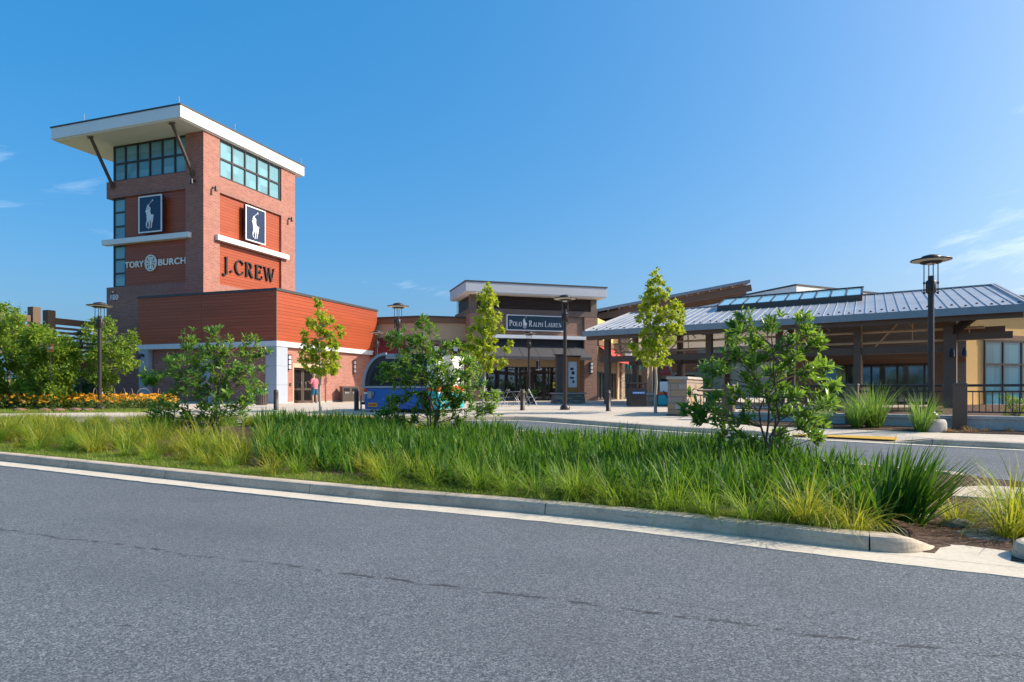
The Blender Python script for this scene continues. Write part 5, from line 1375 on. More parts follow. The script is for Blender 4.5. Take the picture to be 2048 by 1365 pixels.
S3 = [(1490,645),(1470,655),(1545,648),(1600,640),(1622,668),(1470,682),(1520,690),(1575,690),(1637,697),(1440,735),(1495,740),(1550,745),(1610,745),(1652,735),(1425,752),(1480,790),(1535,795),(1590,790),(1640,790),(1665,772),(1385,812),(1398,838),(1440,830),(1490,835),(1572,830),(1612,830),(1655,812),(1450,868),(1562,872),(1604,858),(1634,876,5),(1500,930),(1560,938),(1452,905),(1430,790),(1510,770),(1560,770),(1520,720),(1590,720),(1465,715),(1630,850),(1412,820),(1500,890),(1540,905),(1470,935),(1590,930)]
shrub('tallest leafy shrub, nearest the camera, in front of the metal roof pavilion', 1540, 945, 10.9, S3, 17, .165, 11, 9, seed=3)
S2 = [(844,655),(859,664),(825,670),(779,680),(796,688),(834,684),(847,697),(813,707),(840,718),(862,713),(893,693,6),(913,688,6),(779,737),(787,752),(764,751),(809,741),(813,765),(838,737),(860,748),(872,740),(876,758),(851,765),(900,741),(910,758),(923,722),(940,731),(779,807),(796,818),(762,830),(779,835),(885,797),(904,811),(915,801),(934,794),(953,775),(974,792),(991,792,7),(966,816),(978,824),(942,816),(872,835),(830,837),(915,831),(850,690),(826,750),(862,725),(895,790,8),(925,760),(800,722),(815,785),(842,790),(860,802),(882,770),(902,778),(932,755),(846,822),(798,800),(878,712),(905,805)]
shrub('leafy shrub in front of the blue food trailer', 868, 868, 17.3, S2, 15, .17, 11, 10, dy=.5, seed=7, nst=5)
S1 = [(438,673),(379,680),(501,680),(372,698),(402,698),(438,693),(458,703),(488,703),(516,713),(344,718),(367,723),(402,723),(427,718),(453,723),(483,723),(344,739),(372,746),(402,744),(433,744),(458,746),(488,749),(509,744),(367,769),(392,772),(422,769),(453,769),(488,769),(519,772),(351,789),(382,789),(412,789),(448,789),(488,794),(346,815),(316,817),(306,832),(331,835),(367,827),(397,830),(438,815),(468,815),(493,810),(356,848),(478,830),(290,753,8),(311,757,8),(300,768,8),(420,705),(470,735),(385,755),(440,760),(505,790),(400,812),(420,840),(380,845),(455,840)]
shrub('broad leafy shrub in front of the pale blue pillars of the wood clad block', 428, 862, 17.6, S1, 16, .165, 11, 9, dy=.6, seed=9, nst=6)

def leaf_tree(label, name, base_px, Y, cl, rpx, per, L, mat, bark, tmpl, tr=.05, group=None, dy=.5, seed=1, lean=0, zb=None, up=.3):
    random.seed(seed); bx = XP(base_px, Y); bz = pz(Y) if zb is None else zb
    t = thing(name, label, 'tree', (bx, Y, bz), 0, group); O = -t.location
    top = min(cl, key=lambda c: c[1]); wood = MB()
    tp = W(top[0], top[1]+rpx*.4, Y); s = Vector((bx, Y, bz-.05))
    n = 9; trunk = [s.lerp(tp, i/n)+Vector((math.sin(i*1.7+seed)*.025*(0 < i < n), math.cos(i*2.1)*.02*(0 < i < n), 0)) for i in range(n+1)]
    wood.tube(trunk, [tr*(1.15 if i == 0 else 1-.85*i/n) for i in range(n+1)], 8)
    P = []; N = []; D = []
    for c in cl:
        rr = (c[2] if len(c) > 2 else rpx)*Y/FPX; dyy = c[3] if len(c) > 3 else random.uniform(-dy, dy)
        cen = W(c[0], c[1], Y+dyy)
        lo = [p for p in trunk[1:] if p.z < cen.z-.1] or [trunk[1]]; at = max(lo, key=lambda p: p.z-.6*(p-cen).length)
        br = bend(at, cen, -.04, 4, .04); wood.tube(br, [tr*.32, tr*.26, tr*.2, tr*.14, tr*.07], 5)
        k = max(6, int(per*(rr*FPX/Y/rpx)**2))
        # leaves hang on short twigs inside the clump
        nt = max(3, k//14); tw_ = rdir(nt)*NR.uniform(.35, 1.0, nt)[:, None]**.6*rr*np.array([1, 1, .85])
        for q in tw_: wood.tube([cen, cen+Vector(q)*.6, cen+Vector(q)], [tr*.09, tr*.06, tr*.03], 4, caps=False)
        idx = NR.integers(0, nt, k); p = np.array(cen)+tw_[idx]*NR.uniform(.45, 1.08, k)[:, None]+NR.normal(size=(k, 3))*rr*.20
        P.append(p); d = rdir(k); d += .7*unit(p-np.array(cen)); d[:, 2] -= .25; D.append(unit(d)); N.append(rdir(k, .9))
    P = np.concatenate(P); D = np.concatenate(D); N = np.concatenate(N)
    v, f = scatter(tmpl, P, D, N, L*NR.uniform(.65, 1.2, len(P)), NR.uniform(.85, 1.2, len(P)))
    fast_mesh('crown', v+np.array(O), f, mat, t); wood.build('trunk', bark, t, loc=O)
    return t
T1 = [(638,603,7),(636,614,9),(641,628),(623,645),(648,645),(666,637,8),(641,661),(676,655,9),(679,670,9),(661,669),(610,670,9),(615,685),(636,682),(656,688),(671,690),(610,701),(625,706),(648,708),(669,711),(610,723),(631,723),(651,726),(669,728),(625,739),(646,741),(664,740),(628,660,9),(640,695)]
leaf_tree('slim young yellow-green tree in front of the wood clad block door', 'young_tree', 641, 26.3, T1, 12, 120, .135, 'leaf_maple', 'bark_pale', LOBE, .055, 'young pavement trees', .4, 21)
T2 = [(976,569,6),(976,580,9),(966,594),(985,596,9),(974,606),(959,620,9),(978,620),(988,606,8),(957,641,10),(974,640),(987,642),(1002,632,7),(942,656,9),(966,659),(987,661),(1004,658,8),(940,674,9),(961,680),(983,678),(1021,683,8),(1012,697,9),(940,693),(964,697),(983,697),(927,696,8),(947,714),(966,718),(987,718),(1008,722,9),(957,735),(974,735),(997,731,9),(972,665),(950,700)]
leaf_tree('slim young yellow-green tree in front of the brick shop with blue sign', 'young_tree', 966, 25.6, T2, 12, 120, .135, 'leaf_maple', 'bark_pale', LOBE, .055, 'young pavement trees', .4, 22)
T3 = [(1312,542,6),(1309,556,9),(1297,568,9),(1324,563,9),(1312,580),(1292,592),(1326,592),(1307,602),(1290,614),(1314,619),(1336,580,6),(1275,638,8),(1292,634),(1312,639),(1351,612),(1361,619,9),(1346,629),(1331,624),(1358,639),(1351,656),(1363,663,9),(1336,658),(1317,661),(1297,656),(1285,668,8),(1312,680),(1336,680),(1292,687),(1270,692,9),(1263,690,7),(1280,704),(1302,704),(1326,702),(1292,722),(1312,724),(1329,722),(1318,640),(1306,690)]
leaf_tree('slim young yellow-green tree beside the stone pillar and pavilion', 'young_tree', 1311, 25.3, T3, 12, 130, .135, 'leaf_maple', 'bark_pale', LOBE, .06, 'young pavement trees', .45, 23)
TC = [(195,642,12),(215,643,12),(174,657,12),(201,659),(221,662,12),(174,676,12),(197,680),(260,672,12),(242,680,12),(275,684,6),(215,694),(236,694),(258,692),(195,700),(221,713),(250,713),(268,728,11),(242,731),(254,738,11),(185,725),(205,733),(180,746),(215,752),(197,758),(226,760,11),(213,774,11),(217,785,8),(205,648,10),(230,705),(190,712)]
leaf_tree('bushy birch with pale slim trunk standing beside the street lamp in the flower bed', 'birch_tree', 205, 28.6, TC, 16, 230, .13, 'leaf_birch', 'bark_pale', KITE, .06, 'birches at the left', .7, 24)
random.seed(77)
TA_ = [(-20+random.uniform(-60, 75), 620+random.uniform(0, 1)**.9*190, random.uniform(15, 24), random.uniform(-1.5, 1.5)) for _ in range(62)]
TA_ = [c for c in TA_ if c[1] > 612+max(0, c[0]-10)*.85]+[(8, 614, 12, 0), (-10, 620, 16, 0), (25, 640, 14, 0), (40, 660, 16, 0)]
leaf_tree('broad birch cut by the left edge of the photo', 'birch_tree', 22, 29.5, TA_, 19, 330, .14, 'leaf_birch', 'bark_pale', KITE, .075, 'birches at the left', 1.2, 25)
TB = [(100+random.uniform(-52, 50), 668+random.uniform(0, 1)*132, random.uniform(14, 21), random.uniform(-1.2, 1.2)) for _ in range(60)]
TB = [c for c in TB if c[1] > 655+max(0, c[0]-95)*.75]+[(75, 662, 14, 0), (60, 668, 15, 0), (145, 705, 12, 0), (155, 718, 9, 0)]
leaf_tree('dense birch right of the edge tree, in front of the twin posted slat screen', 'birch_tree', 92, 28.4, TB, 19, 330, .14, 'leaf_birch', 'bark_pale', KITE, .07, 'birches at the left', 1.0, 26)

# far woodland behind the screen (one mass) and behind the viewer (mirrored in shop windows)
def woodmass(name, blobs, per, L, mat='leaf_dark'):
    P = []; N = []; D = []
    for (x, y, z, r) in blobs:
        k = int(per*r*r); d = rdir(k); p = np.array([x, y, z])+d*(NR.uniform(.5, 1.0, k)**.5)[:, None]*r*np.array([1, 1, .9])+NR.normal(size=(k, 3))*.15*r
        P.append(p); D.append(rdir(k)+d*.5); N.append(rdir(k, .6)+d*.6)
    P = np.concatenate(P); D = np.concatenate(D); N = np.concatenate(N)
    v, f = scatter(KITE, P, D, N, L*NR.uniform(.6, 1.3, len(P)))
    o = fast_mesh(name, v, f, mat); o['kind'] = 'stuff'; return o
random.seed(4)
bl = []
for i in range(60):
    x = random.uniform(-75, -25); y = random.uniform(50, 72); r = random.uniform(1.0, 2.2)
    if x > -31 and y < 60: continue
    bl.append((x, y, .6+random.uniform(0, 1)**.7*5.2, r))
for i in range(30): bl.append((random.uniform(-55, -27.5), random.uniform(47, 51), .7+random.uniform(0, 1.2), random.uniform(.7, 1.3)))
woodmass('far_wood', bl, 150, .34)
bl = [(random.uniform(-70, 90), -55+random.uniform(-8, 8), random.uniform(.5, 3.2), random.uniform(1.6, 3.0)) for _ in range(130)]
woodmass('far_wood', bl, 16, 1.1)

# ---------------------------------------------------------------- grasses
def blades(P, az, L, t0, bd, w, seg=4, wp=None, sidelean=0.0):
    n = len(P); th = t0[:, None]+bd[:, None]*(np.linspace(0, 1, seg+1)[None, :]**1.3)
    ds = L[:, None]/seg
    rad = np.cumsum(np.sin(th)*ds, axis=1)-np.sin(th[:, :1])*ds; zz = np.cumsum(np.cos(th)*ds, axis=1)-np.cos(th[:, :1])*ds
    ca, sa = np.cos(az), np.sin(az)
    C = np.stack([P[:, 0:1]+rad*ca[:, None], P[:, 1:2]+rad*sa[:, None], P[:, 2:3]+zz], axis=2)
    wp = np.array(wp if wp is not None else [1, .95, .8, .55, 0][:seg+1])
    tw = NR.uniform(-.7, .7, n); sx, sy = -np.sin(az+tw), np.cos(az+tw)
    Sd = np.stack([sx, sy, np.zeros(n)], axis=1)[:, None, :]*(w[:, None]*wp[None, :])[:, :, None]*.5
    A = C-Sd; B = C+Sd
    V = np.stack([A, B], axis=2).reshape(n, -1, 3); k = 2*(seg+1)
    q = np.array([(2*i, 2*i+1, 2*i+3, 2*i+2) for i in range(seg)])
    f = (q[None]+(np.arange(n)*k)[:, None, None]).reshape(-1, 4)
    return V.reshape(-1, 3), [f]
def clump_mesh(name, n, h, spread, w, mat, t0=.45, bmax=1.5, base=.09):
    a = NR.uniform(0, 2*np.pi, n); r = base*np.sqrt(NR.uniform(0, 1, n)); P = np.stack([r*np.cos(a), r*np.sin(a), np.zeros(n)-.02], axis=1)
    az = a+NR.normal(size=n)*.6
    L = h*NR.uniform(.55, 1.2, n); tt = np.abs(NR.normal(size=n))*t0*.6+r/base*t0*.4; bd = NR.uniform(.15, 1.0, n)**1.2*bmax*spread
    v, f = blades(P, az, L, tt, bd, w*NR.uniform(.7, 1.3, n), 5, [1, 1, .9, .75, .45, .05])
    o = fast_mesh(name, v, f, mat); me = o.data; bpy.data.objects.remove(o); return me
SED = [clump_mesh('sedge_clump', 150, .62+.05*i, 1.0, .0100, m, .52, 2.7) for i, m in enumerate(('blade_sedge', 'blade_sedge', 'blade_sedge_green', 'blade_sedge_green', 'blade_sedge'))]
SEDF = [clump_mesh('sedge_clump', 170, .62, 1.0, .013, m, .45, 1.6, .13) for m in ('blade_sedge', 'blade_sedge', 'blade_sedge_green')]
FOUN = [clump_mesh('fountain_grass', 300, 1.05+.1*i, .95, .014, 'blade_fountain', .30, 1.3, .16) for i in range(2)]
DEAD = clump_mesh('dead_tuft', 120, .17, 1.0, .012, 'blade_dead', .9, 1.2, .1)
WEED = clump_mesh('weed_tuft', 34, .24, 1.0, .016, 'blade_turf', .8, 1.3, .03)
def put(me, name, x, y, z, s, lab, cat, group, rz=None):
    o = bpy.data.objects.new(name, me); COL.objects.link(o); o.location = (x, y, z); o.scale = (s, s, s*random.uniform(.9, 1.12)); o.rotation_euler = (random.uniform(-.08, .08), random.uniform(-.08, .08), rz if rz is not None else random.uniform(0, 6.28))
    return tag(o, lab, cat, group)
def bed_y(py):
    k = (py-HOR)/FPX; y = 1.37/k
    return y if y < 9 else (1.5-.13+.0316*9)/(k+.0316)
random.seed(12)
front_row = [(1008,982,.85),(1072,992,.9),(1152,1000,.95),(1178,998,.85),(1236,1011,.85),(1322,1022,.8),(1352,1018,1.0),(1412,1029,.8),(1500,1040,1.0),(1610,1050,1.05),(1712,1058,1.0),(956,978,.8),(930,970,.75),(880,966,.85),(838,958,.9),(772,952,1.0),(735,944,.9),(700,942,.8),(640,938,.9),(566,934,1.0),(545,926,.9),(470,918,1.1),(445,914,1.0),(400,910,.9),(352,905,.9),(300,900,.85),(258,898,.9),(170,893,.9),(120,886,1.0),(70,884,1.0),(20,880,1.0),(-25,878,1.0),(1270,1012,.7),(1560,1044,.75),(1660,1052,.7)]
for i, (px, py, s) in enumerate(front_row):
    y = bed_y(py); x = XP(px, y)
    near = y < 10.5
    put(SED[(2, 3, 2, 4, 3)[i % 5] if px < 1460 else i % 5] if px > 900 else (SED+SEDF)[[0, 1, 4, 5, 6, 2][i % 6]], 'sedge_clump', x, y, bedz(x, y)-.01, s*.92, 'yellow-green clump of arching sedge in the front row along the nearer kerb', 'grass clump', 'front row sedge clumps')
k = 0; extra = []
while k < 26:
    x = random.uniform(-10.5, 3.55); y = at_x(FRONT, x)+random.uniform(.52, .95)+(.25 if x < -5 else 0)
    if any((x-a)**2+(y-c)**2 < .26**2 for a, c in extra): 
        if random.random() < .97: continue
    extra.append((x, y)); k += 1
    put(SED[(2, 3, 2, 4, 3, 0)[k % 6]], 'sedge_clump', x, y, bedz(x, y)-.01, random.uniform(.62, .92), 'yellow-green clump of arching sedge in the front row along the nearer kerb', 'grass clump', 'front row sedge clumps')
# left part of the bed: loose mass of sedge
k = 0; tries = 0; placed = []
while k < 135 and tries < 9000:
    tries += 1; x = random.uniform(-16.8, -4.6); f0, b0_ = at_x(FRONT, x), at_x(BACK, x); t = random.uniform(.13, .97)
    y = f0+(b0_-f0)*t
    px = 1024+FPX*x/y
    if px > 250 and .30 < t < .86 and px > 330+t*60: continue
    if px > 210 and px < 330 and .45 < t < .8: continue
    if any((x-a)**2+(y-c)**2 < .36**2 for a, c in placed): continue
    placed.append((x, y)); k += 1
    put(SEDF[k % 3] if y > 14 else SED[k % 5], 'sedge_clump', x, y, bedz(x, y)-.01, random.uniform(.85, 1.15)*(1 if t < .45 else .74), 'yellow-green clump of arching sedge in the loose mass at the left end of the bed', 'grass clump', 'sedge clumps of the left bed')
k = 0; tries = 0
while k < 36 and tries < 3000:
    tries += 1; x = random.uniform(-7.5, -1.2); f0, b0_ = at_x(FRONT, x), at_x(BACK, x); y = f0+(b0_-f0)*random.uniform(.86, .95)
    if any((x-a)**2+(y-c)**2 < .5**2 for a, c in placed): continue
    placed.append((x, y)); k += 1
    put(SEDF[k % 3], 'sedge_clump', x, y, bedz(x, y)-.01, random.uniform(.55, .8), 'low yellow-green sedge clump along the farther kerb of the planted bed', 'grass clump', 'back row sedge clumps')
for i, (x, y, s, lab) in enumerate(((5.45, 7.15, 1.25, 'big drooping yellow-green sedge clump cut by the right edge, nearest the kerb gap'), (5.12, 6.9, 1.15, 'drooping sedge clump spilling over the rounded kerb end at the right edge'), (5.0, 7.5, 1.0, 'drooping sedge clump at the right edge, nearest the flat grey-green stone'), (5.9, 8.0, 1.15, 'drooping sedge clump at the right edge, next to the concrete apron'))):
    put(SED[(0, 4, 1, 2)[i]], 'sedge_clump', x, y, bedz(x, y), s, lab, 'grass clump', None)
# iris bed: uncountable sword leaves
n = 14500; S_ = []
while len(S_) < n:
    x = random.uniform(-9.2, 5.0); f0, b0_ = at_x(FRONT, x), at_x(BACK, x); Lb = b0_-f0
    t = random.uniform(.0, 1.0); y = f0+Lb*t
    px = 1024+FPX*x/y
    if y-f0 < .80+.22*math.sin(x*3.1)+(.30 if x < -2 else 0)+(.25 if x < -4 else 0) or b0_-y < .55: continue
    if -3 < x < 3.2 and t > .80-.05*math.sin(x*2): continue
    if px < 520 and not (205 < px < 345 and .42 < t < .82): continue
    if seg_d(x, y, (4.35, 6.4), (7.0, 9.4)) < .78: continue
    if math.sin(x*2.3+1)*math.sin(y*1.9+x)+random.uniform(-.6, 1.2) < -.35: continue
    S_.append((x, y, bedz(x, y)-.01))
P = np.array(S_)
# gathered in fans
fan = np.round(P[:, :2]/.11)*.11; ang = (np.sin(fan[:, 0]*57.3+fan[:, 1]*91.7)*43758.5) % 6.283
c = NR.uniform(-1, 1, len(P)); P[:, 0] = fan[:, 0]+np.cos(ang)*c*.05+NR.normal(size=len(P))*.02; P[:, 1] = fan[:, 1]+np.sin(ang)*c*.05+NR.normal(size=len(P))*.02
hv = .44+.07*np.sin(P[:, 0]*1.7+2)*np.sin(P[:, 1]*1.3)+.07*(P[:, 0] > 2.2)-.04*(P[:, 0] > -2.6)*(P[:, 0] < 2.2)+.04*(P[:, 0] < -3.5)
az = np.where(c > 0, ang, ang+np.pi)+NR.normal(size=len(P))*.3
v, f = blades(P, az, hv*NR.uniform(.55, 1.32, len(P)), np.abs(c)*.30+NR.uniform(0, .12, len(P)), NR.uniform(0, .75, len(P))**1.6*1.7, NR.uniform(.022, .042, len(P)), 4, [1, 1, .92, .62, .02])
tag(fast_mesh('iris_bed', v, f, 'blade_iris'), 'dense dark green strap leaved iris filling the middle of the planted bed', 'iris bed', None, 'stuff')
# splayed iris at the right tip
pts = []
m = 320; a = NR.uniform(-1.6, 1.4, m); r = NR.uniform(0, .34, m); P = np.stack([4.42+r*np.cos(a)*.6-.25, 7.35+r*np.sin(a)*1.4, np.zeros(m)+.10], axis=1)
v, f = blades(P, a*.55+NR.normal(size=m)*.25, NR.uniform(.5, .98, m), NR.uniform(.05, .85, m), NR.uniform(0, .35, m), NR.uniform(.018, .032, m), 4, [1, 1, .92, .62, .02])
tag(fast_mesh('iris_clump', v, f, 'blade_iris'), 'splayed dark green iris clump leaning over the mulch at the kerb gap', 'iris clump')
# mown turf strip behind the kerb
n = 42000; x = NR.uniform(-16.5, 3.6, n); fy = np.array([at_x(FRONT, q) for q in x]); wdt = np.where(x < -5, .95, np.where(x < -1, .62, .42))
y = fy+.25/.85+NR.uniform(0, 1, n)**1.2*wdt; P = np.stack([x, y, np.array([bedz(a_, b_) for a_, b_ in zip(x, y)])-.005], axis=1)
v, f = blades(P, NR.uniform(0, 6.28, n), NR.uniform(.03, .10, n), NR.uniform(0, .6, n), NR.uniform(0, 1.3, n), NR.uniform(.006, .013, n), 2, [1, .8, .05])
tag(fast_mesh('turf_grass', v, f, 'blade_turf'), 'short mown grass strip along the nearer kerb', 'grass', None, 'stuff')
# lawn in front of the flower bed
n = 9000; x = NR.uniform(-24, -14.0, n); y = 25.3+NR.uniform(0, 1, n)*1.6; P = np.stack([x, y, np.array([pz(b_) for b_ in y])+.01], axis=1)
v, f = blades(P, NR.uniform(0, 6.28, n), NR.uniform(.04, .12, n), NR.uniform(0, .6, n), NR.uniform(0, 1.3, n), NR.uniform(.012, .022, n), 2, [1, .8, .05])
tag(fast_mesh('turf_grass', v, f, 'blade_turf'), 'short grass edge in front of the orange flower bed', 'grass', None, 'stuff')
# orange coneflowers
n = 3600; x = NR.uniform(-25, -13.4, n); y = NR.uniform(26.6, 31.5, n)
keep = ((x+13.4) < -(y-27.0)*.55) & (NR.uniform(0, 1, n) < .55+.45*np.sin(x*1.3)*np.sin(y*2+x)); x = x[keep]; y = y[keep]; n = len(x)
z0 = np.array([pz(b_) for b_ in y]); h = NR.uniform(.32, .62, n)
DISC = (np.array([(0, 0, 0)]+[((1 if q % 2 else .55)*math.cos(q*math.pi/7), (1 if q % 2 else .55)*math.sin(q*math.pi/7), -.12*(q % 2)) for q in range(14)]), [np.array([(0, 1+q, 1+(q+1) % 14) for q in range(14)])])
Nn = rdir(n, 1.2); Nn[:, 1] -= .5
v, f = scatter(DISC, np.stack([x, y, z0+h], axis=1), unit(np.cross(Nn, rdir(n))), Nn, NR.uniform(.055, .09, n))
tag(fast_mesh('coneflowers', v, f, 'petal_orange'), 'orange and yellow flowers massed in front of the birches', 'flowers', None, 'stuff')
m = n*5; i = NR.integers(0, n, m); P = np.stack([x[i]+NR.normal(size=m)*.12, y[i]+NR.normal(size=m)*.12, z0[i]+h[i]*NR.uniform(.1, .9, m)], axis=1)
v, f = scatter(KITE, P, rdir(m, .2), rdir(m, .7), NR.uniform(.07, .14, m))
tag(fast_mesh('flower_leaves', v, f, 'leaf_flower'), 'low green leaves under the orange flowers', 'foliage', None, 'stuff')
# fountain grass, dead tufts, weeds
for i, (px, y, s, lab) in enumerate(((1748, 18.75, 1.2, 'largest fountain grass, in front of the railing between the two brown posts'), (1713, 18.6, .82, 'fountain grass hiding the left brown railing post'), (1842, 17.6, .92, 'fountain grass just left of the nearest street lamp footing'), (1645, 18.9, .55, 'small fountain grass below the tallest leafy shrub, by the low wall'), (1600, 19.3, .5, 'smallest fountain grass, behind the tallest leafy shrub'))):
    x = XP(px, y); put(FOUN[i % 2], 'fountain_grass', x, y, pz(y)+.01, s, lab, 'grass clump', None)
for px, y in ((1898, 17.4), (1943, 17.4), (1972, 17.7), (2019, 17.5), (1930, 18.0)):
    x = XP(px, y); put(DEAD, 'dead_tuft', x, y, pz(y)+.015, random.uniform(.8, 1.2), 'short straw coloured dead grass tuft in the mulch right of the lamp', 'grass tuft', 'dead grass tufts')
for px, py in ((1092, 1016), (1205, 1028), (1232, 1024), (280, 908), (300, 912), (1440, 1044), (1640, 1058), (1672, 1062), (168, 905)):
    y = bed_y(py); x = XP(px, y); y = max(y, at_x(FRONT, x)+.22); put(WEED, 'weed_tuft', x, y, bedz(x, y), random.uniform(.7, 1.2), 'small bright green weed tuft on the turf edge by the kerb', 'weed', 'weeds at the kerb')
for px, py, lab in ((215, 899, 'rusty brown dried plant mound in the left sedge, the larger one'), (512, 931, 'rusty brown dried plant mound between two sedge clumps by the kerb')):
    y = bed_y(py); x = XP(px, y); b = MB(); rock(b, (x, y, bedz(x, y)+.04), (.10, .08, .075), 1, px); tag(b.build('dried_mound', 'rock_rust'), lab, 'dried plant')
for i, (px, y) in enumerate(((88, 25.9), (38, 26.0), (150, 26.1), (116, 25.8), (175, 26.0))):
    x = XP(px, y); b = MB(); rock(b, (x, y, pz(y)+.05), (.24, .16, .09), 1, i+40); tag(b.build('bed_rock', 'rock_rust'), 'low brown rock lying at the front edge of the orange flower bed', 'rock', 'rocks edging the flower bed')
# bush behind the right railing
random.seed(31)
RB = [(2010+random.uniform(0, 75), 795+random.uniform(0, 45), 9) for _ in range(30)]
shrub('low leafy bush behind the railing at the right edge', 2040, 838, 20.5, RB, 9, .11, 8, 4, 'leaf_birch', 'low_bush', 4, .5, 5)
# plant in the planter
P = np.array([[0, 0, .5]])+NR.normal(size=(70, 3))*np.array([.14, .14, .12]); P[:, 2] = np.abs(P[:, 2]-.5)+.5
v, f = scatter(LEAF, P, rdir(70, .8), rdir(70, .4), .2); fast_mesh('plant', v, f, 'leaf_birch', PLANTER)

# ================================================================= the man at the door
def man():
    x, y = -12.12, 41.15; t = thing('person', 'man in pink shirt and teal shorts seen from behind at the glass door', 'person', (x, y, pz(y)), R(62))
    # local: faces +y (towards the door after the turn)
    J = {'pel': (0, 0, .95), 'sp1': (0, .01, 1.10), 'sp2': (0, .03, 1.28), 'che': (0, .03, 1.42), 'nek': (0, .05, 1.52), 'hd0': (0, .08, 1.60), 'hd1': (0, .09, 1.68), 'hd2': (0, .08, 1.75)}
    Rr = {'pel': (.155, .12), 'sp1': (.15, .12), 'sp2': (.16, .12), 'che': (.165, .11), 'nek': (.058, .058), 'hd0': (.075, .085), 'hd1': (.082, .098), 'hd2': (.06, .07)}
    ed = [('pel', 'sp1'), ('sp1', 'sp2'), ('sp2', 'che'), ('che', 'nek'), ('nek', 'hd0'), ('hd0', 'hd1'), ('hd1', 'hd2')]
    for s, k in ((-1, 'l'), (1, 'r')):
        fwd = .03 if s < 0 else -.05
        J['hip'+k] = (.10*s, 0, .88); J['kne'+k] = (.115*s, fwd+.03, .48); J['ank'+k] = (.12*s, fwd-.02, .085); J['toe'+k] = (.14*s, fwd+.15, .03)
        Rr['hip'+k] = (.095, .10); Rr['kne'+k] = (.058, .06); Rr['ank'+k] = (.04, .042); Rr['toe'+k] = (.042, .025)
        ed += [('pel', 'hip'+k), ('hip'+k, 'kne'+k), ('kne'+k, 'ank'+k), ('ank'+k, 'toe'+k)]
        if s < 0: el, wr = (-.30, .06, 1.17), (-.20, .28, 1.30)
        else: el, wr = (.27, .02, 1.14), (.25, .14, .92)
        J['sho'+k] = (.19*s, .02, 1.43); J['elb'+k] = el; J['wri'+k] = wr
        Rr['sho'+k] = (.062, .062); Rr['elb'+k] = (.043, .043); Rr['wri'+k] = (.029, .029)
        ed += [('che', 'sho'+k), ('sho'+k, 'elb'+k), ('elb'+k, 'wri'+k)]
        d = (Vector(wr)-Vector(el)).normalized(); sd = d.cross(Vector((0, 0, 1))).normalized(); w_ = Vector(wr)
        J['pal'+k] = tuple(w_+d*.075); Rr['pal'+k] = (.036, .02); ed.append(('wri'+k, 'pal'+k))
        for q in range(4):
            o = sd*(-.03+.02*q); a = w_+d*.10+o; b_ = w_+d*(.10+.032*(1.1-.12*abs(q-1.4)))+o*1.1+Vector((0, .01, -.012)); c_ = b_+d*.026+Vector((0, .012, -.022))
            for nm, p, rr_ in (('f%da' % q, a, .0095), ('f%db' % q, b_, .009), ('f%dc' % q, c_, .008)): J[nm+k] = tuple(p); Rr[nm+k] = (rr_, rr_)
            ed += [('pal'+k, 'f%da' % q+k), ('f%da' % q+k, 'f%db' % q+k), ('f%db' % q+k, 'f%dc' % q+k)]
        a = w_+d*.035-sd*.04; b_ = a+d*.035-sd*.012
        J['tha'+k] = tuple(a); J['thb'+k] = tuple(b_); Rr['tha'+k] = (.012, .012); Rr['thb'+k] = (.009, .009); ed += [('wri'+k, 'tha'+k), ('tha'+k, 'thb'+k)]
    names = list(J); me = bpy.data.meshes.new('body'); me.from_pydata([J[n_] for n_ in names], [(names.index(a), names.index(b_)) for a, b_ in ed], []); me.materials.append(M['skin'])
    o = link('body', me, t); o.modifiers.new('skin', 'SKIN'); 
    for i, n_ in enumerate(names): me.skin_vertices[0].data[i].radius = Rr[n_]; me.skin_vertices[0].data[i].use_root = (n_ == 'pel')
    sb_ = o.modifiers.new('sub', 'SUBSURF'); sb_.levels = 1; sb_.render_levels = 2
    # face
    def ell(nm, c, r, m): 
        b = MB(); rock_b = bmesh.new(); bmesh.ops.create_icosphere(rock_b, subdivisions=2, radius=1)
        b.add([(c[0]+v.co.x*r[0], c[1]+v.co.y*r[1], c[2]+v.co.z*r[2]) for v in rock_b.verts], [[v.index for v in f.verts] for f in rock_b.faces], 0, True); rock_b.free(); return b.build(nm, m, t)
    ell('nose', (0, .19, 1.655), (.015, .022, .022), 'skin'); ell('mouth', (0, .172, 1.61), (.026, .008, .008), 'tag_red')
    for s in (-1, 1): ell('eye', (.033*s, .172, 1.69), (.013, .01, .009), 'letter_black'); ell('ear', (.09*s, .075, 1.665), (.014, .026, .034), 'skin')
    ell('hair', (0, .065, 1.715), (.092, .102, .075), 'hair_grey')
    def loft(nm, rings, m, n=18):
        b = MB(); vs = []; fs = []
        for (cx, cy, z, rx, ry) in rings:
            for q in range(n): a = 2*math.pi*q/n; vs.append((cx+rx*math.cos(a), cy+ry*math.sin(a), z))
        for i in range(len(rings)-1):
            for q in range(n): fs.append((i*n+q, i*n+(q+1) % n, (i+1)*n+(q+1) % n, (i+1)*n+q))
        b.add(vs, fs, 0, True); return b.build(nm, m, t)
    sh = loft('shirt', [(0, .0, .86, .205, .165), (0, .0, .95, .205, .165), (0, .01, 1.1, .20, .165), (0, .03, 1.28, .21, .16), (0, .03, 1.40, .215, .14), (0, .035, 1.47, .16, .11), (0, .045, 1.51, .075, .08)], 'pink_shirt')
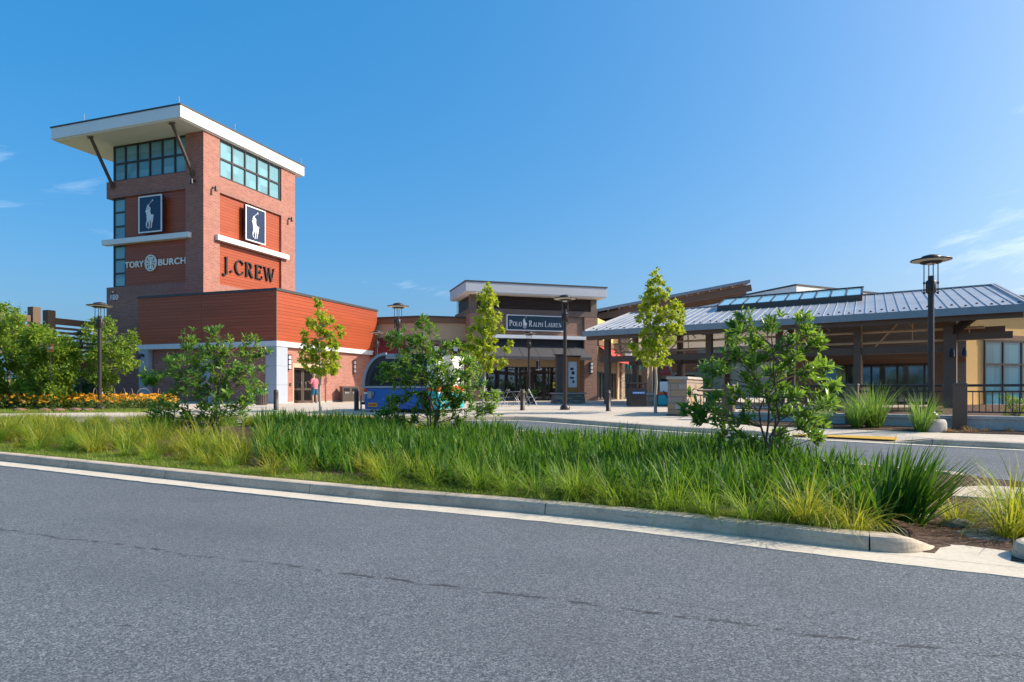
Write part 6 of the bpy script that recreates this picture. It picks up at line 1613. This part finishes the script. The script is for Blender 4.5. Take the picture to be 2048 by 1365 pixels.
    for s, k in ((-1, 'l'), (1, 'r')):
        a, b_ = Vector(J['sho'+k]), Vector(J['elb'+k]); MB().tube([a+Vector((-.04*s, 0, .01)), a, a.lerp(b_, .5), a.lerp(b_, .85)], [.085, .088, .082, .078], 12).build('sleeve', 'pink_shirt', t)
        h_, kn = Vector(J['hip'+k]), Vector(J['kne'+k]); MB().tube([h_+Vector((0, 0, .08)), h_, h_.lerp(kn, .5), h_.lerp(kn, .92)], [.125, .125, .112, .105], 14).build('shorts', 'teal_shorts', t)
        an = Vector(J['ank'+k]); MB().hexa([(an.x-.045, an.y-.08, 0), (an.x+.055, an.y-.08, 0), (an.x+.06, an.y+.20, 0), (an.x-.04, an.y+.20, 0)], [(an.x-.04, an.y-.07, .07), (an.x+.045, an.y-.07, .07), (an.x+.05, an.y+.17, .045), (an.x-.03, an.y+.17, .045)]).build('shoe', 'sole', t, .015)
    loft('waistband', [(0, 0, .84, .195, .16), (0, 0, .93, .198, .16)], 'teal_shorts')
man()
# ================================================================= sky, sun, camera
SUN_AZ = R(3.5)       # measured from +X towards +Y
SUN_EL = R(36.0)
SSAT, SMIX, SDUST = 1.45, .5, 4.0
w = bpy.data.worlds.new('World'); SC.world = w; w.use_nodes = True
nt = w.node_tree; nt.nodes.clear()
out = nt.nodes.new('ShaderNodeOutputWorld'); bg = nt.nodes.new('ShaderNodeBackground')
sky = nt.nodes.new('ShaderNodeTexSky'); sky.sky_type = 'NISHITA'; sky.sun_disc = False
sky.sun_elevation = SUN_EL; sky.sun_rotation = R(90)-SUN_AZ
sky.altitude = 50; sky.air_density = 1.0; sky.dust_density = SDUST; sky.ozone_density = 1.6
L = nt.links.new
def wn(t, **kw):
    n = nt.nodes.new('ShaderNode'+t)
    for k, v in kw.items():
        if k.startswith('_'): setattr(n, k[1:], v)
        else:
            s = n.inputs[k] if k in n.inputs else n.inputs[int(k[1:])]
            if hasattr(v, 'is_output'): L(v, s)
            else: s.default_value = v
    return n
hs0 = wn('HueSaturation', Hue=.497, Saturation=SSAT, Value=1.0, Color=sky.outputs[0])
hsv = wn('Mix', _data_type='RGBA'); hsv.inputs[0].default_value = SMIX; L(hs0.outputs[0], hsv.inputs[6]); hsv.inputs[7].default_value = (.03, 1.26, 3.05, 1)
# thin high cloud: streaky noise on the sky dome, gathered in three patches
tc = wn('TexCoord'); gen = tc.outputs['Generated']
def mth(op, a, b_=0.0):
    n = wn('Math', _operation=op)
    for i, v in enumerate((a, b_)):
        if hasattr(v, 'is_output'): L(v, n.inputs[i])
        else: n.inputs[i].default_value = v
    return n.outputs[0]
sp = wn('SeparateXYZ', Vector=gen)
az = mth('ARCTAN2', sp.outputs[0], sp.outputs[1]); el = mth('ARCSINE', sp.outputs[2])
vec = wn('CombineXYZ', X=mth('ADD', mth('MULTIPLY', az, 1.0), mth('MULTIPLY', el, -.0)), Y=mth('SUBTRACT', mth('MULTIPLY', el, 4.2), mth('MULTIPLY', az, .95)), Z=0.0).outputs[0]
no = wn('TexNoise', Vector=vec, Scale=7.5, Detail=8.0, Roughness=.62, Distortion=.5).outputs['Fac']
tot = None
for (a0, e0, sa, se, k) in ((.66, .19, .16, .042, .62), (-.66, .275, .24, .030, .34), (-.60, .205, .24, .032, .36), (-.13, .150, .13, .012, .36), (.72, .13, .14, .04, .45), (.70, .33, .05, .012, .8)):
    da = mth('DIVIDE', mth('SUBTRACT', az, a0), sa); de = mth('DIVIDE', mth('SUBTRACT', mth('SUBTRACT', el, e0), mth('MULTIPLY', mth('SUBTRACT', az, a0), .22 if a0 > .2 else -.15)), se)
    r2 = mth('ADD', mth('MULTIPLY', da, da), mth('MULTIPLY', de, de))
    m = mth('MULTIPLY', mth('EXPONENT', mth('MULTIPLY', r2, -1.0)), k)
    tot = m if tot is None else mth('ADD', tot, m)
cl = wn('MapRange', Value=mth('ADD', mth('MULTIPLY', no, .9), mth('MULTIPLY', tot, .42)), i1=.62, i2=1.12, i3=0.0, i4=.85).outputs[0]
cl = mth('MULTIPLY', cl, mth('MINIMUM', mth('MULTIPLY', tot, 1.8), 1.0))
mx = wn('Mix', _data_type='RGBA'); L(cl, mx.inputs[0]); L(hsv.outputs[2], mx.inputs[6]); mx.inputs[7].default_value = (6.4, 6.7, 7.0, 1)
L(mx.outputs[2], bg.inputs['Color']); bg.inputs['Strength'].default_value = .122
L(bg.outputs[0], out.inputs['Surface'])
sl = bpy.data.lights.new('sun', 'SUN'); sl.energy = 3.2; sl.angle = R(.53); sl.color = (1.0, .90, .76)
so = bpy.data.objects.new('sun', sl); COL.objects.link(so)
sd = Vector((math.cos(SUN_EL)*math.cos(SUN_AZ), math.cos(SUN_EL)*math.sin(SUN_AZ), math.sin(SUN_EL)))
so.rotation_euler = sd.to_track_quat('Z', 'Y').to_euler(); so.location = sd*60
cd = bpy.data.cameras.new('camera'); co = bpy.data.objects.new('camera', cd); COL.objects.link(co)
co.location = (0, 0, EYE); co.rotation_euler = (R(90), 0, 0)
cd.sensor_width = 36; cd.lens = 36*FPX/2048; cd.shift_y = (HOR-682.5)/2048; cd.clip_end = 4000; cd.clip_start = .05
SC.camera = co
SC.view_settings.view_transform = 'Standard'; SC.view_settings.look = 'None'; SC.view_settings.gamma = 1.0
SC.view_settings.exposure = 1.0
SC.cycles.max_bounces = 8; SC.cycles.transparent_max_bounces = 8; SC.cycles.use_denoising = True
